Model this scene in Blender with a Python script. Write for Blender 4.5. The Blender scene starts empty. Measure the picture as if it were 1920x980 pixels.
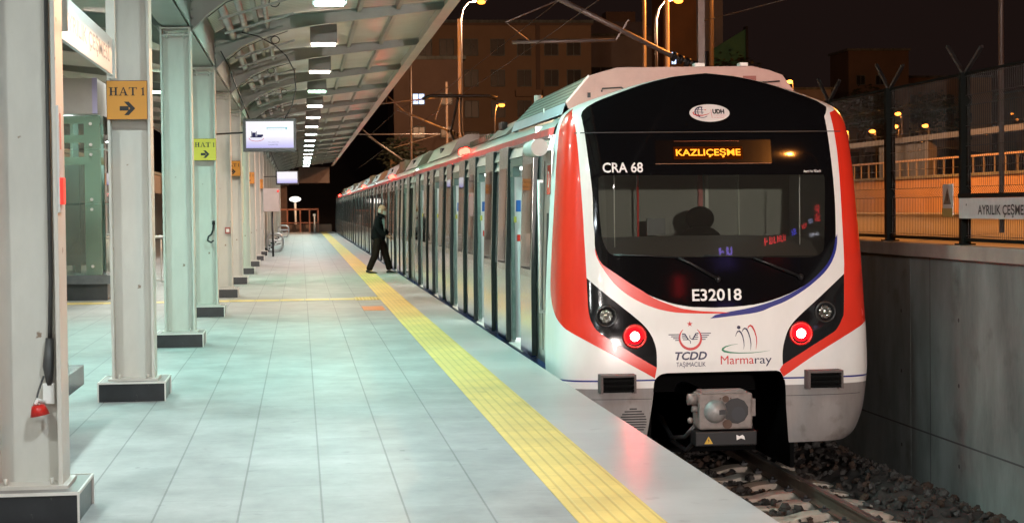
import bpy, bmesh, math, random
import numpy as np
from mathutils import Vector, Matrix
from mathutils.geometry import delaunay_2d_cdt, tessellate_polygon
random.seed(7)
R = math.radians
sc = bpy.context.scene
COL = sc.collection

# ------------------------------------------------------------------ camera
cd = bpy.data.cameras.new("camera"); cam = bpy.data.objects.new("camera", cd); COL.objects.link(cam)
PITCH, YAW, ROLL = 0.030513, 0.117646, 0.011366
cd.sensor_width = 36.0; cd.lens = 3350 / 1920 * 36.0
cd.clip_start = 0.1; cd.clip_end = 3000
fw = Vector((math.sin(YAW) * math.cos(PITCH), math.cos(YAW) * math.cos(PITCH), -math.sin(PITCH)))
rt = Vector((math.cos(YAW), -math.sin(YAW), 0)); up = rt.cross(fw)
rt2 = math.cos(ROLL) * rt - math.sin(ROLL) * up; up2 = math.sin(ROLL) * rt + math.cos(ROLL) * up
m3 = Matrix((rt2, up2, -fw)).transposed()
cam.matrix_world = Matrix.Translation((0, 0, 1.62)) @ m3.to_4x4()
cd.dof.use_dof = True; cd.dof.focus_distance = 18.5; cd.dof.aperture_fstop = 9.0
sc.camera = cam

# ------------------------------------------------------------------ night sky, exposure
wd = bpy.data.worlds.new("World"); sc.world = wd; wd.use_nodes = True
nt = wd.node_tree; nt.nodes.clear()
out = nt.nodes.new("ShaderNodeOutputWorld")
sky = nt.nodes.new("ShaderNodeTexSky"); sky.sky_type = 'NISHITA'; sky.sun_disc = False
sky.sun_elevation = R(-4.0); sky.sun_rotation = R(200)
b1 = nt.nodes.new("ShaderNodeBackground"); b1.inputs[1].default_value = 0.05
b2 = nt.nodes.new("ShaderNodeBackground"); b2.inputs[0].default_value = (0.0100, 0.0056, 0.0048, 1); b2.inputs[1].default_value = 1.0
ad = nt.nodes.new("ShaderNodeAddShader")
nt.links.new(sky.outputs[0], b1.inputs[0]); nt.links.new(b1.outputs[0], ad.inputs[0]); nt.links.new(b2.outputs[0], ad.inputs[1])
nt.links.new(ad.outputs[0], out.inputs[0])
vs = sc.view_settings
sc.display_settings.display_device = 'sRGB'
vs.view_transform = 'Standard'; vs.look = 'None'; vs.exposure = 0.0; vs.gamma = 1.0; vs.use_curve_mapping = False
sc.cycles.use_denoising = True
sc.cycles.max_bounces = 6; sc.cycles.transparent_max_bounces = 24
sc.cycles.sample_clamp_indirect = 10.0
sc.cycles.caustics_reflective = False; sc.cycles.caustics_refractive = False

# ------------------------------------------------------------------ materials
MATS = {}
def mat(name, col, rough=0.5, metal=0.0, var=0.0, vscale=3.0, bump=0.0, bscale=40.0, spec=0.5, emit=None, estr=0.0, coat=0.0, stretch=None):
    if name in MATS: return MATS[name]
    m = bpy.data.materials.new(name); m.use_nodes = True; MATS[name] = m
    n = m.node_tree; p = n.nodes["Principled BSDF"]
    p.inputs["Base Color"].default_value = (*col, 1); p.inputs["Roughness"].default_value = rough
    p.inputs["Metallic"].default_value = metal; p.inputs["Specular IOR Level"].default_value = spec
    p.inputs["Coat Weight"].default_value = coat
    if emit: p.inputs["Emission Color"].default_value = (*emit, 1); p.inputs["Emission Strength"].default_value = estr
    if var or bump:
        tc = n.nodes.new("ShaderNodeTexCoord"); mp = n.nodes.new("ShaderNodeMapping")
        if stretch: mp.inputs["Scale"].default_value = stretch
        n.links.new(tc.outputs["Object"], mp.inputs[0])
    if var:
        nz = n.nodes.new("ShaderNodeTexNoise"); nz.inputs["Scale"].default_value = vscale; nz.inputs["Detail"].default_value = 6; nz.inputs["Roughness"].default_value = 0.65
        n.links.new(mp.outputs[0], nz.inputs["Vector"])
        rp = n.nodes.new("ShaderNodeValToRGB"); rp.color_ramp.elements[0].position = 0.3; rp.color_ramp.elements[1].position = 0.7
        rp.color_ramp.elements[0].color = (*[c * (1 - var) for c in col], 1); rp.color_ramp.elements[1].color = (*[min(1, c * (1 + var * 0.6)) for c in col], 1)
        n.links.new(nz.outputs[0], rp.inputs[0]); n.links.new(rp.outputs[0], p.inputs["Base Color"])
        mr = n.nodes.new("ShaderNodeMapRange"); mr.inputs[3].default_value = max(0.02, rough * (1 - var * 0.5)); mr.inputs[4].default_value = min(1, rough * (1 + var * 0.5))
        n.links.new(nz.outputs[0], mr.inputs[0]); n.links.new(mr.outputs[0], p.inputs["Roughness"])
    if bump:
        nb = n.nodes.new("ShaderNodeTexNoise"); nb.inputs["Scale"].default_value = bscale; nb.inputs["Detail"].default_value = 4
        bp = n.nodes.new("ShaderNodeBump"); bp.inputs["Strength"].default_value = bump; bp.inputs["Distance"].default_value = 0.02
        n.links.new(mp.outputs[0], nb.inputs["Vector"]); n.links.new(nb.outputs[0], bp.inputs["Height"]); n.links.new(bp.outputs[0], p.inputs["Normal"])
    return m
def glass(name, tint=(1, 1, 1), rough=0.0, refl=1.0, haze=0.0):
    if name in MATS: return MATS[name]
    m = bpy.data.materials.new(name); m.use_nodes = True; MATS[name] = m
    n = m.node_tree; n.nodes.clear()
    o = n.nodes.new("ShaderNodeOutputMaterial"); t = n.nodes.new("ShaderNodeBsdfTransparent"); g = n.nodes.new("ShaderNodeBsdfGlossy")
    t.inputs[0].default_value = (*tint, 1); g.inputs["Roughness"].default_value = rough
    f = n.nodes.new("ShaderNodeFresnel"); f.inputs[0].default_value = 1.5
    mu = n.nodes.new("ShaderNodeMath"); mu.operation = 'MULTIPLY'; mu.inputs[1].default_value = refl; mu.use_clamp = True
    mx = n.nodes.new("ShaderNodeMixShader")
    n.links.new(f.outputs[0], mu.inputs[0]); n.links.new(mu.outputs[0], mx.inputs[0]); 
    src = t.outputs[0]
    if haze:  # pale diffuse mixed into the glass to imitate a lit haze
        df = n.nodes.new("ShaderNodeBsdfDiffuse"); df.inputs[0].default_value = (.55, .52, .44, 1); dm = n.nodes.new("ShaderNodeMixShader"); dm.inputs[0].default_value = haze
        n.links.new(t.outputs[0], dm.inputs[1]); n.links.new(df.outputs[0], dm.inputs[2]); src = dm.outputs[0]
    n.links.new(src, mx.inputs[1]); n.links.new(g.outputs[0], mx.inputs[2]); n.links.new(mx.outputs[0], o.inputs[0])
    return m
def emis(name, col, s):
    if name in MATS: return MATS[name]
    m = bpy.data.materials.new(name); m.use_nodes = True; MATS[name] = m
    n = m.node_tree; n.nodes.clear(); o = n.nodes.new("ShaderNodeOutputMaterial"); e = n.nodes.new("ShaderNodeEmission")
    e.inputs[0].default_value = (*col, 1); e.inputs[1].default_value = s; n.links.new(e.outputs[0], o.inputs[0]); return m

# ------------------------------------------------------------------ object helpers
def tag(o, label=None, cat=None, group=None, kind=None):
    if label: o["label"] = label
    if cat: o["category"] = cat
    if group: o["group"] = group
    if kind: o["kind"] = kind
    return o
def thing(name, loc, label, cat, group=None):
    o = bpy.data.objects.new(name, None); COL.objects.link(o); o.location = loc; o.empty_display_size = 0.2
    return tag(o, label, cat, group)
def wloc(o):
    v = Vector((0, 0, 0))
    while o is not None: v = v + o.location; o = o.parent
    return v
def link(o, parent=None):
    COL.objects.link(o)
    if parent is not None: o.parent = parent
    return o
def copy_tree(o, loc=None, parent=None, label=None, group=None):
    c = o.copy(); COL.objects.link(c)
    if parent is not None: c.parent = parent
    if loc is not None: c.location = loc
    if label: c["label"] = label
    if group: c["group"] = group
    for ch in list(o.children): copy_tree(ch, None, c)
    return c
class MB:
    """collects shapes in world coordinates; build() links them as one mesh object"""
    def __init__(s): s.v = []; s.f = []; s.m = []; s.sm = []
    def add(s, vs_, fs, mi=0, smooth=False):
        b = len(s.v); s.v += [tuple(p) for p in vs_]
        for f in fs: s.f.append([b + i for i in f]); s.m.append(mi); s.sm.append(smooth)
        return s
    def box(s, x0, x1, y0, y1, z0, z1, mi=0):
        return s.add([(x0, y0, z0), (x1, y0, z0), (x1, y1, z0), (x0, y1, z0), (x0, y0, z1), (x1, y0, z1), (x1, y1, z1), (x0, y1, z1)],
                     [(0, 3, 2, 1), (4, 5, 6, 7), (0, 1, 5, 4), (1, 2, 6, 5), (2, 3, 7, 6), (3, 0, 4, 7)], mi)
    def bar(s, a, b, w, h=None, mi=0):
        a, b = Vector(a), Vector(b); h = h or w; d = (b - a).normalized()
        u = d.cross(Vector((0, 0, 1)))
        if u.length < 1e-3: u = Vector((1, 0, 0))
        u.normalize(); n = u.cross(d); u = u * w / 2; n = n * h / 2
        vs_ = [a - u - n, a + u - n, a + u + n, a - u + n, b - u - n, b + u - n, b + u + n, b - u + n]
        return s.add(vs_, [(3, 2, 1, 0), (4, 5, 6, 7), (0, 1, 5, 4), (1, 2, 6, 5), (2, 3, 7, 6), (3, 0, 4, 7)], mi)
    def tube(s, pts, r, n=8, mi=0, caps=True):
        pts = [Vector(p) for p in pts]; rs = r if isinstance(r, (list, tuple)) else [r] * len(pts); rings = []
        pu = None
        for i, p in enumerate(pts):
            d = (pts[min(i + 1, len(pts) - 1)] - pts[max(i - 1, 0)]).normalized()
            if pu is None:
                u = d.cross(Vector((0, 0, 1)))
                if u.length < 1e-3: u = d.cross(Vector((0, 1, 0)))
            else: u = pu - d * pu.dot(d)
            u.normalize(); pu = u; w = d.cross(u)
            rings.append([p + (u * math.cos(2 * math.pi * k / n) + w * math.sin(2 * math.pi * k / n)) * rs[i] for k in range(n)])
        vs_ = [q for r_ in rings for q in r_]; fs = []
        for i in range(len(pts) - 1):
            for k in range(n): fs.append((i * n + k, i * n + (k + 1) % n, (i + 1) * n + (k + 1) % n, (i + 1) * n + k))
        s.add(vs_, fs, mi, True)
        if caps: s.add(rings[0], [tuple(range(n - 1, -1, -1))], mi); s.add(rings[-1], [tuple(range(n))], mi)
        return s
    def prism(s, prof, y0, y1, mi=0, smooth=False, caps=True):   # profile in x,z run along y
        n = len(prof); vs_ = [(x, y0, z) for x, z in prof] + [(x, y1, z) for x, z in prof]
        fs = [(i, (i + 1) % n, n + (i + 1) % n, n + i) for i in range(n)]
        s.add(vs_, fs, mi, smooth)
        if caps: s.add(vs_, [tuple(range(n - 1, -1, -1)), tuple(range(n, 2 * n))], mi)
        return s
    def sheet(s, prof, y0, y1, mi=0, smooth=True):               # open profile
        n = len(prof); vs_ = [(x, y0, z) for x, z in prof] + [(x, y1, z) for x, z in prof]
        return s.add(vs_, [(i, i + 1, n + i + 1, n + i) for i in range(n - 1)], mi, smooth)
    def poly(s, pts, mi=0):
        t = tessellate_polygon([[Vector(p) for p in pts]]); return s.add(pts, t, mi)
    def disc(s, c, r, axis, n=20, mi=0):
        ax = Vector(axis).normalized(); u = ax.cross(Vector((0, 0, 1)))
        if u.length < 1e-3: u = Vector((1, 0, 0))
        u.normalize(); w = ax.cross(u); c = Vector(c)
        return s.add([c + (u * math.cos(2 * math.pi * k / n) + w * math.sin(2 * math.pi * k / n)) * r for k in range(n)], [tuple(range(n))], mi)
    def ball(s, c, r, mi=0, n=10, squash=(1, 1, 1)):
        c = Vector(c); vs_ = []; fs = []
        for i in range(n + 1):
            for k in range(2 * n):
                a = math.pi * i / n; b = math.pi * k / n
                vs_.append(c + Vector((math.sin(a) * math.cos(b) * squash[0], math.sin(a) * math.sin(b) * squash[1], math.cos(a) * squash[2])) * r)
        for i in range(n):
            for k in range(2 * n): fs.append((i * 2 * n + k, i * 2 * n + (k + 1) % (2 * n), (i + 1) * 2 * n + (k + 1) % (2 * n), (i + 1) * 2 * n + k))
        return s.add(vs_, fs, mi, True)
    def build(s, name, mats, parent=None, loc=None, bevel=0.0):
        off = wloc(parent) if parent is not None else Vector(loc or (0, 0, 0))
        me = bpy.data.meshes.new(name); me.from_pydata([tuple(Vector(p) - off) for p in s.v], [], s.f)
        for mm in (mats if isinstance(mats, (list, tuple)) else [mats]): me.materials.append(mm)
        me.polygons.foreach_set("material_index", s.m); me.polygons.foreach_set("use_smooth", s.sm)
        bm = bmesh.new(); bm.from_mesh(me); bmesh.ops.remove_doubles(bm, verts=bm.verts, dist=1e-5) if len(bm.verts) < 60000 else None
        bmesh.ops.recalc_face_normals(bm, faces=bm.faces)
        if bevel: 
            es = [e for e in bm.edges if len(e.link_faces) == 2 and e.calc_face_angle(0) > 0.6]
            bmesh.ops.bevel(bm, geom=es, offset=bevel, segments=2, affect='EDGES', profile=0.6, clamp_overlap=True)
        bm.to_mesh(me); bm.free(); me.update()
        o = bpy.data.objects.new(name, me); link(o, parent)
        if parent is None: o.location = off
        return o
def text_tris(txt, bold=0.0, shear=0.0):
    """text as flat triangles in a unit box: returns (verts Nx2 scaled to 0..1, faces)"""
    cu = bpy.data.curves.new("lettering", 'FONT'); cu.body = txt; cu.offset = bold; cu.shear = shear; cu.resolution_u = 3
    o = bpy.data.objects.new("lettering", cu); COL.objects.link(o)
    dg = bpy.context.evaluated_depsgraph_get(); me = bpy.data.meshes.new_from_object(o.evaluated_get(dg))
    v = [(p.co.x, p.co.y) for p in me.vertices]; f = [tuple(q.vertices) for q in me.polygons]
    bpy.data.objects.remove(o); bpy.data.curves.remove(cu); bpy.data.meshes.remove(me)
    xs = [a for a, b in v]; ys = [b for a, b in v]; x0, x1, y0, y1 = min(xs), max(xs), min(ys), max(ys)
    return [((a - x0) / (x1 - x0), (b - y0) / (y1 - y0)) for a, b in v], f
def text_on(mb, txt, o, u, w, bold=0.0, shear=0.0, mi=0, fn=None):
    """text filling the box o + s*u + t*w (s,t 0..1)"""
    v, f = text_tris(txt, bold, shear); o, u, w = Vector(o), Vector(u), Vector(w)
    pts = [o + u * a + w * b for a, b in v]
    if fn: pts = [fn(p) for p in pts]
    mb.add(pts, f, mi); return mb
# ------------------------------------------------------------------ common materials
M_cream = mat("cream paint", (0.62, 0.60, 0.54), 0.45, var=0.10, vscale=2.0)
M_dark = mat("black stone", (0.018, 0.019, 0.022), 0.30, var=0.3, vscale=9, bump=0.05)
M_trim = mat("aluminium trim", (0.70, 0.67, 0.63), 0.40, 0.2, var=0.15)
M_steel = mat("stainless steel", (0.60, 0.61, 0.60), 0.16, 1.0, var=0.12, vscale=5, stretch=(1, 1, 0.15), bump=0.02, bscale=6)
M_black = mat("black rubber", (0.012, 0.012, 0.013), 0.45, bump=0.05)
M_gloss_black = mat("gloss black", (0.006, 0.006, 0.007), 0.10, coat=0.3)
M_white = mat("white paint", (0.80, 0.79, 0.76), 0.30, coat=0.2, var=0.07, vscale=2.2, stretch=(1, 1, .4), bump=.01, bscale=3)
M_red = mat("red paint", (0.74, 0.036, 0.016), 0.27, coat=0.3, var=0.08, vscale=2.2, stretch=(1, 1, .4), bump=.01, bscale=3)
M_blue = mat("blue paint", (0.012, 0.020, 0.20), 0.30)
M_grey = mat("grey skirt paint", (0.26, 0.24, 0.23), 0.45, var=0.28, vscale=3, stretch=(1, 1, .3))
M_iron = mat("dark iron", (0.03, 0.03, 0.032), 0.5, 0.3, var=0.3)
M_concrete = mat("concrete", (0.19, 0.215, 0.205), 0.85, var=0.55, vscale=1.3, bump=0.25, bscale=25, stretch=(1, 1, 0.35))
M_ink = mat("black ink", (0.01, 0.01, 0.01), 0.5)

# tiled platform floor: rows along the track, staggered joints
def tile_material(name, col, row, length, ox, oy, mortar, rough=0.34, var=0.14, offset=0.5, spec=0.5, dark_rows=False):
    m = bpy.data.materials.new(name); m.use_nodes = True; n = m.node_tree; p = n.nodes["Principled BSDF"]
    p.inputs["Specular IOR Level"].default_value = spec
    tc = n.nodes.new("ShaderNodeTexCoord"); sx = n.nodes.new("ShaderNodeSeparateXYZ"); cb = n.nodes.new("ShaderNodeCombineXYZ")
    n.links.new(tc.outputs["Object"], sx.inputs[0])
    ax = n.nodes.new("ShaderNodeMath"); ax.inputs[1].default_value = 100 * row - ox
    ay = n.nodes.new("ShaderNodeMath"); ay.inputs[1].default_value = 100 * length - oy
    n.links.new(sx.outputs[0], ax.inputs[0]); n.links.new(sx.outputs[1], ay.inputs[0])
    n.links.new(ay.outputs[0], cb.inputs[0]); n.links.new(ax.outputs[0], cb.inputs[1])
    br = n.nodes.new("ShaderNodeTexBrick"); br.offset = offset; br.inputs["Scale"].default_value = 1.0
    br.inputs["Brick Width"].default_value = length; br.inputs["Row Height"].default_value = row
    br.inputs["Mortar Size"].default_value = mortar; br.inputs["Mortar Smooth"].default_value = 0.3; br.inputs["Bias"].default_value = 0.0
    br.inputs["Color1"].default_value = (*[c * 0.95 for c in col], 1); br.inputs["Color2"].default_value = (*[min(1, c * 1.04) for c in col], 1)
    br.inputs["Mortar"].default_value = (*[c * 0.84 for c in col], 1)
    n.links.new(cb.outputs[0], br.inputs[0])
    mp = n.nodes.new("ShaderNodeMapping"); mp.inputs["Scale"].default_value = (1.0, 0.8, 1); n.links.new(tc.outputs["Object"], mp.inputs[0])
    nz = n.nodes.new("ShaderNodeTexNoise"); nz.inputs["Scale"].default_value = 1.7; nz.inputs["Detail"].default_value = 8; nz.inputs["Roughness"].default_value = 0.7
    n.links.new(mp.outputs[0], nz.inputs["Vector"])
    mr = n.nodes.new("ShaderNodeMapRange"); mr.inputs[1].default_value = 0.3; mr.inputs[2].default_value = 0.7; mr.inputs[3].default_value = 1 - var * 1.6; mr.inputs[4].default_value = 1 + var * 0.5
    n.links.new(nz.outputs[0], mr.inputs[0])
    mx = n.nodes.new("ShaderNodeMix"); mx.data_type = 'RGBA'; mx.blend_type = 'MULTIPLY'; mx.inputs[0].default_value = 1.0
    sp = n.nodes.new("ShaderNodeTexNoise"); sp.inputs["Scale"].default_value = 5.5; sp.inputs["Detail"].default_value = 3; n.links.new(tc.outputs["Object"], sp.inputs["Vector"])
    sm = n.nodes.new("ShaderNodeMapRange"); sm.inputs[1].default_value = 0.66; sm.inputs[2].default_value = 0.74; sm.inputs[3].default_value = 1.0; sm.inputs[4].default_value = 0.80; n.links.new(sp.outputs[0], sm.inputs[0])
    sq = n.nodes.new("ShaderNodeTexVoronoi"); sq.inputs["Scale"].default_value = 1.3; n.links.new(tc.outputs["Object"], sq.inputs["Vector"])
    sv = n.nodes.new("ShaderNodeMapRange"); sv.inputs[1].default_value = 0.022; sv.inputs[2].default_value = 0.030; sv.inputs[3].default_value = 0.45; sv.inputs[4].default_value = 1.0; n.links.new(sq.outputs["Distance"], sv.inputs[0])
    s1 = n.nodes.new("ShaderNodeMath"); s1.operation = 'MULTIPLY'; n.links.new(sm.outputs[0], s1.inputs[0]); n.links.new(sv.outputs[0], s1.inputs[1])
    s2 = n.nodes.new("ShaderNodeMath"); s2.operation = 'MULTIPLY'; n.links.new(s1.outputs[0], s2.inputs[0]); n.links.new(mr.outputs[0], s2.inputs[1]); mr = s2
    n.links.new(br.outputs["Color"], mx.inputs[6]); n.links.new(mr.outputs[0], mx.inputs[7]); n.links.new(mx.outputs[2], p.inputs["Base Color"])
    rr = n.nodes.new("ShaderNodeMapRange"); rr.inputs[3].default_value = rough * 0.8; rr.inputs[4].default_value = rough * 1.35
    n.links.new(nz.outputs[0], rr.inputs[0]); n.links.new(rr.outputs[0], p.inputs["Roughness"])
    if dark_rows:
        dv = n.nodes.new("ShaderNodeMath"); dv.operation = 'DIVIDE'; dv.inputs[1].default_value = row; n.links.new(ax.outputs[0], dv.inputs[0])
        fr = n.nodes.new("ShaderNodeMath"); fr.operation = 'FRACT'; n.links.new(dv.outputs[0], fr.inputs[0])
        pp = n.nodes.new("ShaderNodeMath"); pp.operation = 'PINGPONG'; pp.inputs[1].default_value = 0.5; n.links.new(fr.outputs[0], pp.inputs[0])
        lm = n.nodes.new("ShaderNodeMapRange"); lm.inputs[1].default_value = 0.004 / row; lm.inputs[2].default_value = 0.007 / row; lm.inputs[3].default_value = 0.74; lm.inputs[4].default_value = 1.0; n.links.new(pp.outputs[0], lm.inputs[0])
        m3_ = n.nodes.new("ShaderNodeMix"); m3_.data_type = 'RGBA'; m3_.blend_type = 'MULTIPLY'; m3_.inputs[0].default_value = 1.0
        n.links.new(mx.outputs[2], m3_.inputs[6]); n.links.new(lm.outputs[0], m3_.inputs[7]); n.links.new(m3_.outputs[2], p.inputs["Base Color"])
    nb = n.nodes.new("ShaderNodeTexNoise"); nb.inputs["Scale"].default_value = 14; n.links.new(tc.outputs["Object"], nb.inputs["Vector"])
    am = n.nodes.new("ShaderNodeMath"); am.operation = 'MULTIPLY_ADD'; am.inputs[1].default_value = 0.15; n.links.new(nb.outputs[0], am.inputs[0])
    iv = n.nodes.new("ShaderNodeMath"); iv.operation = 'SUBTRACT'; iv.inputs[0].default_value = 1.0; n.links.new(br.outputs["Fac"], iv.inputs[1]); n.links.new(iv.outputs[0], am.inputs[2])
    bp = n.nodes.new("ShaderNodeBump"); bp.inputs["Strength"].default_value = 0.35; bp.inputs["Distance"].default_value = 0.004
    n.links.new(am.outputs[0], bp.inputs["Height"]); n.links.new(bp.outputs[0], p.inputs["Normal"])
    MATS[name] = m; return m
M_tile = tile_material("floor tile", (0.34, 0.345, 0.34), 0.4437, 0.86, 0.982, 0.2, 0.006, rough=0.50, spec=0.30, var=0.24, dark_rows=True)
M_coping = tile_material("edge slab", (0.46, 0.46, 0.45), 0.60, 0.86, 1.838, 0.55, 0.004, rough=0.34, var=0.12, offset=0.0, spec=0.5)
# yellow tactile paving with raised ribs
def tactile_material():
    m = tile_material("tactile paving", (0.74, 0.54, 0.17), 0.4415, 0.43, 1.394, 0.3, 0.004, rough=0.5, var=0.16, offset=0.0, spec=0.3)
    n = m.node_tree; p = n.nodes["Principled BSDF"]; tc = n.nodes.new("ShaderNodeTexCoord"); sx = n.nodes.new("ShaderNodeSeparateXYZ")
    n.links.new(tc.outputs["Object"], sx.inputs[0])
    mu = n.nodes.new("ShaderNodeMath"); mu.operation = 'MULTIPLY'; mu.inputs[1].default_value = 2 * math.pi / 0.0736
    sn = n.nodes.new("ShaderNodeMath"); sn.operation = 'SINE'; n.links.new(sx.outputs[0], mu.inputs[0]); n.links.new(mu.outputs[0], sn.inputs[0])
    mr = n.nodes.new("ShaderNodeMapRange"); mr.inputs[1].default_value = -0.95; mr.inputs[2].default_value = -0.55; n.links.new(sn.outputs[0], mr.inputs[0])
    b = n.nodes.new("ShaderNodeBump"); b.inputs["Strength"].default_value = 0.5; b.inputs["Distance"].default_value = 0.004
    n.links.new(mr.outputs[0], b.inputs["Height"])
    old = p.inputs["Normal"].links[0].from_node; n.links.new(old.outputs[0], b.inputs["Normal"]); n.links.new(b.outputs[0], p.inputs["Normal"])
    wv = p.inputs["Base Color"].links[0].from_socket
    m2 = n.nodes.new("ShaderNodeMix"); m2.data_type = 'RGBA'; m2.blend_type = 'MULTIPLY'; m2.inputs[0].default_value = 1
    cr = n.nodes.new("ShaderNodeMapRange"); cr.inputs[3].default_value = 0.84; cr.inputs[4].default_value = 1.03; n.links.new(mr.outputs[0], cr.inputs[0])
    n.links.new(wv, m2.inputs[6]); n.links.new(cr.outputs[0], m2.inputs[7]); n.links.new(m2.outputs[2], p.inputs["Base Color"])
    return m
M_tactile = tactile_material()

Y0P, Y1P = -25.0, 128.0
def structure(mb, name, mats, loc=(0, 0, 0)): return tag(mb.build(name, mats, None, loc), kind="structure")
structure(MB().box(-12, 1.394, Y0P, Y1P, -1.35, 0), "platform", M_tile)
structure(MB().box(1.394, 1.838, Y0P, Y1P, -1.35, 0.004), "tactile_path", M_tactile)
structure(MB().box(1.838, 2.40, Y0P, Y1P, -0.16, 0).box(1.838, 2.30, Y0P, Y1P, -1.35, -0.16), "platform_edge", M_coping)
M_line = mat("yellow floor line", (0.62, 0.50, 0.13), 0.45, var=0.15, vscale=4)
g = MB()
for i in range(13): g.box(0.945 - 0.4437 * (i + 1) + 0.008, 0.945 - 0.4437 * i - 0.004, 31.9 + 0.0, 32.5, -0.01, 0.004)
structure(g, "path_marking", M_line)
g = MB().box(0.95, 1.392, 31.75, 32.75, -0.01, 0.005)
for i in range(7):
    for j in range(16): g.box(0.985 + i * 0.06, 1.015 + i * 0.06, 31.79 + j * 0.06, 31.82 + j * 0.06, 0.005, 0.010)
structure(g, "path_tactile", M_line)
tag(MB().box(0.985, 1.33, 28.42, 29.65, -0.004, 0.005).build("floor_sticker", mat("orange vinyl", (0.65, 0.22, 0.06), 0.4, var=0.2), None, (1.15, 29, 0)), "orange rectangular sticker on the floor tiles beside the yellow tactile strip", "sticker")

# ground under everything and the street level beyond the wall
M_ground = mat("dark soil", (0.035, 0.032, 0.030), 0.9, var=0.4, vscale=0.4, bump=0.3, bscale=3)
M_road = mat("asphalt road", (0.055, 0.052, 0.05), 0.8, var=0.25, vscale=0.8, bump=0.2, bscale=30)
structure(MB().box(-600, 900, -200, 1500, -3.0, -1.75), "ground", M_ground)
structure(MB().box(6.82, 60, -40, 160, -1.7, 1.10), "road", M_road)
structure(MB().box(21.0, 23.99, -40, 160, 1.0, 1.22), "pavement", mat("pavement slabs", (0.2, 0.19, 0.18), 0.8, var=0.3, vscale=2))
# hillside, dark under the night sky
g = MB(); nx, ny = 60, 30
def hz(x, y): return -1.0 + 26 * max(0, min(1, (y - 170) / 260)) ** 1.2 + 5 * math.sin(x * 0.021 + 1) * max(0, min(1, (y - 190) / 150)) + 3.0 * math.sin(x * .05 + y * .031) * max(0, min(1, (y - 190) / 150))
g.add([(-500 + 1400 * i / nx, 165 + 600 * j / ny, hz(-500 + 1400 * i / nx, 165 + 600 * j / ny)) for j in range(ny + 1) for i in range(nx + 1)],
      [(j * (nx + 1) + i, j * (nx + 1) + i + 1, (j + 1) * (nx + 1) + i + 1, (j + 1) * (nx + 1) + i) for j in range(ny) for i in range(nx)], 0, True)
structure(g, "hills", M_ground)

# track bed
M_ballast = mat("ballast stone", (0.026, 0.021, 0.018), 0.9, var=0.45, vscale=6, bump=0.4, bscale=20)
g = MB(); nx, ny = 56, 150
def bz(x, y):
    n = 0.035 * math.sin(x * 17 + math.sin(y * 9)) * math.sin(y * 13 + x * 4) + 0.02 * math.sin(x * 41 + y * 23) * math.sin(y * 37)
    sh = 0.17 * math.exp(-((x - 5.75) / 0.35) ** 2)
    return -1.28 + n + sh - 0.10 * max(0, min(1, (x - 6.1) / 0.3))
g.add([(2.3 + 4.25 * i / nx, 11 + 12.0 * j / ny, bz(2.3 + 4.25 * i / nx, 11 + 12.0 * j / ny)) for j in range(ny + 1) for i in range(nx + 1)],
      [(j * (nx + 1) + i, j * (nx + 1) + i + 1, (j + 1) * (nx + 1) + i + 1, (j + 1) * (nx + 1) + i) for j in range(ny) for i in range(nx)], 0, True)
g.box(2.3, 6.55, 23.0, 130, -1.6, -1.28).box(2.3, 6.55, -25, 11.0, -1.6, -1.28)
phi = (1 + 5 ** .5) / 2
ICO = [Vector(p).normalized() for p in [(-1, phi, 0), (1, phi, 0), (-1, -phi, 0), (1, -phi, 0), (0, -1, phi), (0, 1, phi), (0, -1, -phi), (0, 1, -phi), (phi, 0, -1), (phi, 0, 1), (-phi, 0, -1), (-phi, 0, 1)]]
ICF = [(0, 11, 5), (0, 5, 1), (0, 1, 7), (0, 7, 10), (0, 10, 11), (1, 5, 9), (5, 11, 4), (11, 10, 2), (10, 7, 6), (7, 1, 8), (3, 9, 4), (3, 4, 2), (3, 2, 6), (3, 6, 8), (3, 8, 9), (4, 9, 5), (2, 4, 11), (6, 2, 10), (8, 6, 7), (9, 8, 1)]
rr_ = random.Random(3)
for k in range(5200):
    x = rr_.uniform(2.5, 6.45); y = rr_.uniform(12.2, 22.5)
    if abs(x - 4.80) < .09 or abs(x - 3.36) < .09: continue
    sy = (y - 12.1) % 0.6
    on_sl = sy < 0.24 and 2.85 < x < 5.35
    if on_sl and rr_.random() < 0.93: continue
    s = rr_.choice((rr_.uniform(.010, .022), rr_.uniform(0.018, 0.038), rr_.uniform(.03, .055))); q = Matrix.Rotation(rr_.uniform(0, 6.3), 3, 'Z') @ Matrix.Rotation(rr_.uniform(0, 6.3), 3, 'X')
    c = Vector((x, y, (bz(x, y) if not on_sl else -1.2) + s * rr_.uniform(0.1, 0.8)))
    g.add([c + q @ Vector((p.x * s * rr_.uniform(.7, 1.35), p.y * s * rr_.uniform(.7, 1.2), p.z * s * rr_.uniform(.5, 1.0))) for p in ICO], ICF, rr_.choice((0, 0, 1, 2)))
o = g.build("ballast", [M_ballast, mat("rusty ballast stone", (.042, .023, .014), .9, var=.4, vscale=9, bump=.3), mat("grey ballast stone", (.05, .047, .044), .85, var=.4, vscale=9, bump=.3)]); tag(o, kind="stuff")
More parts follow.
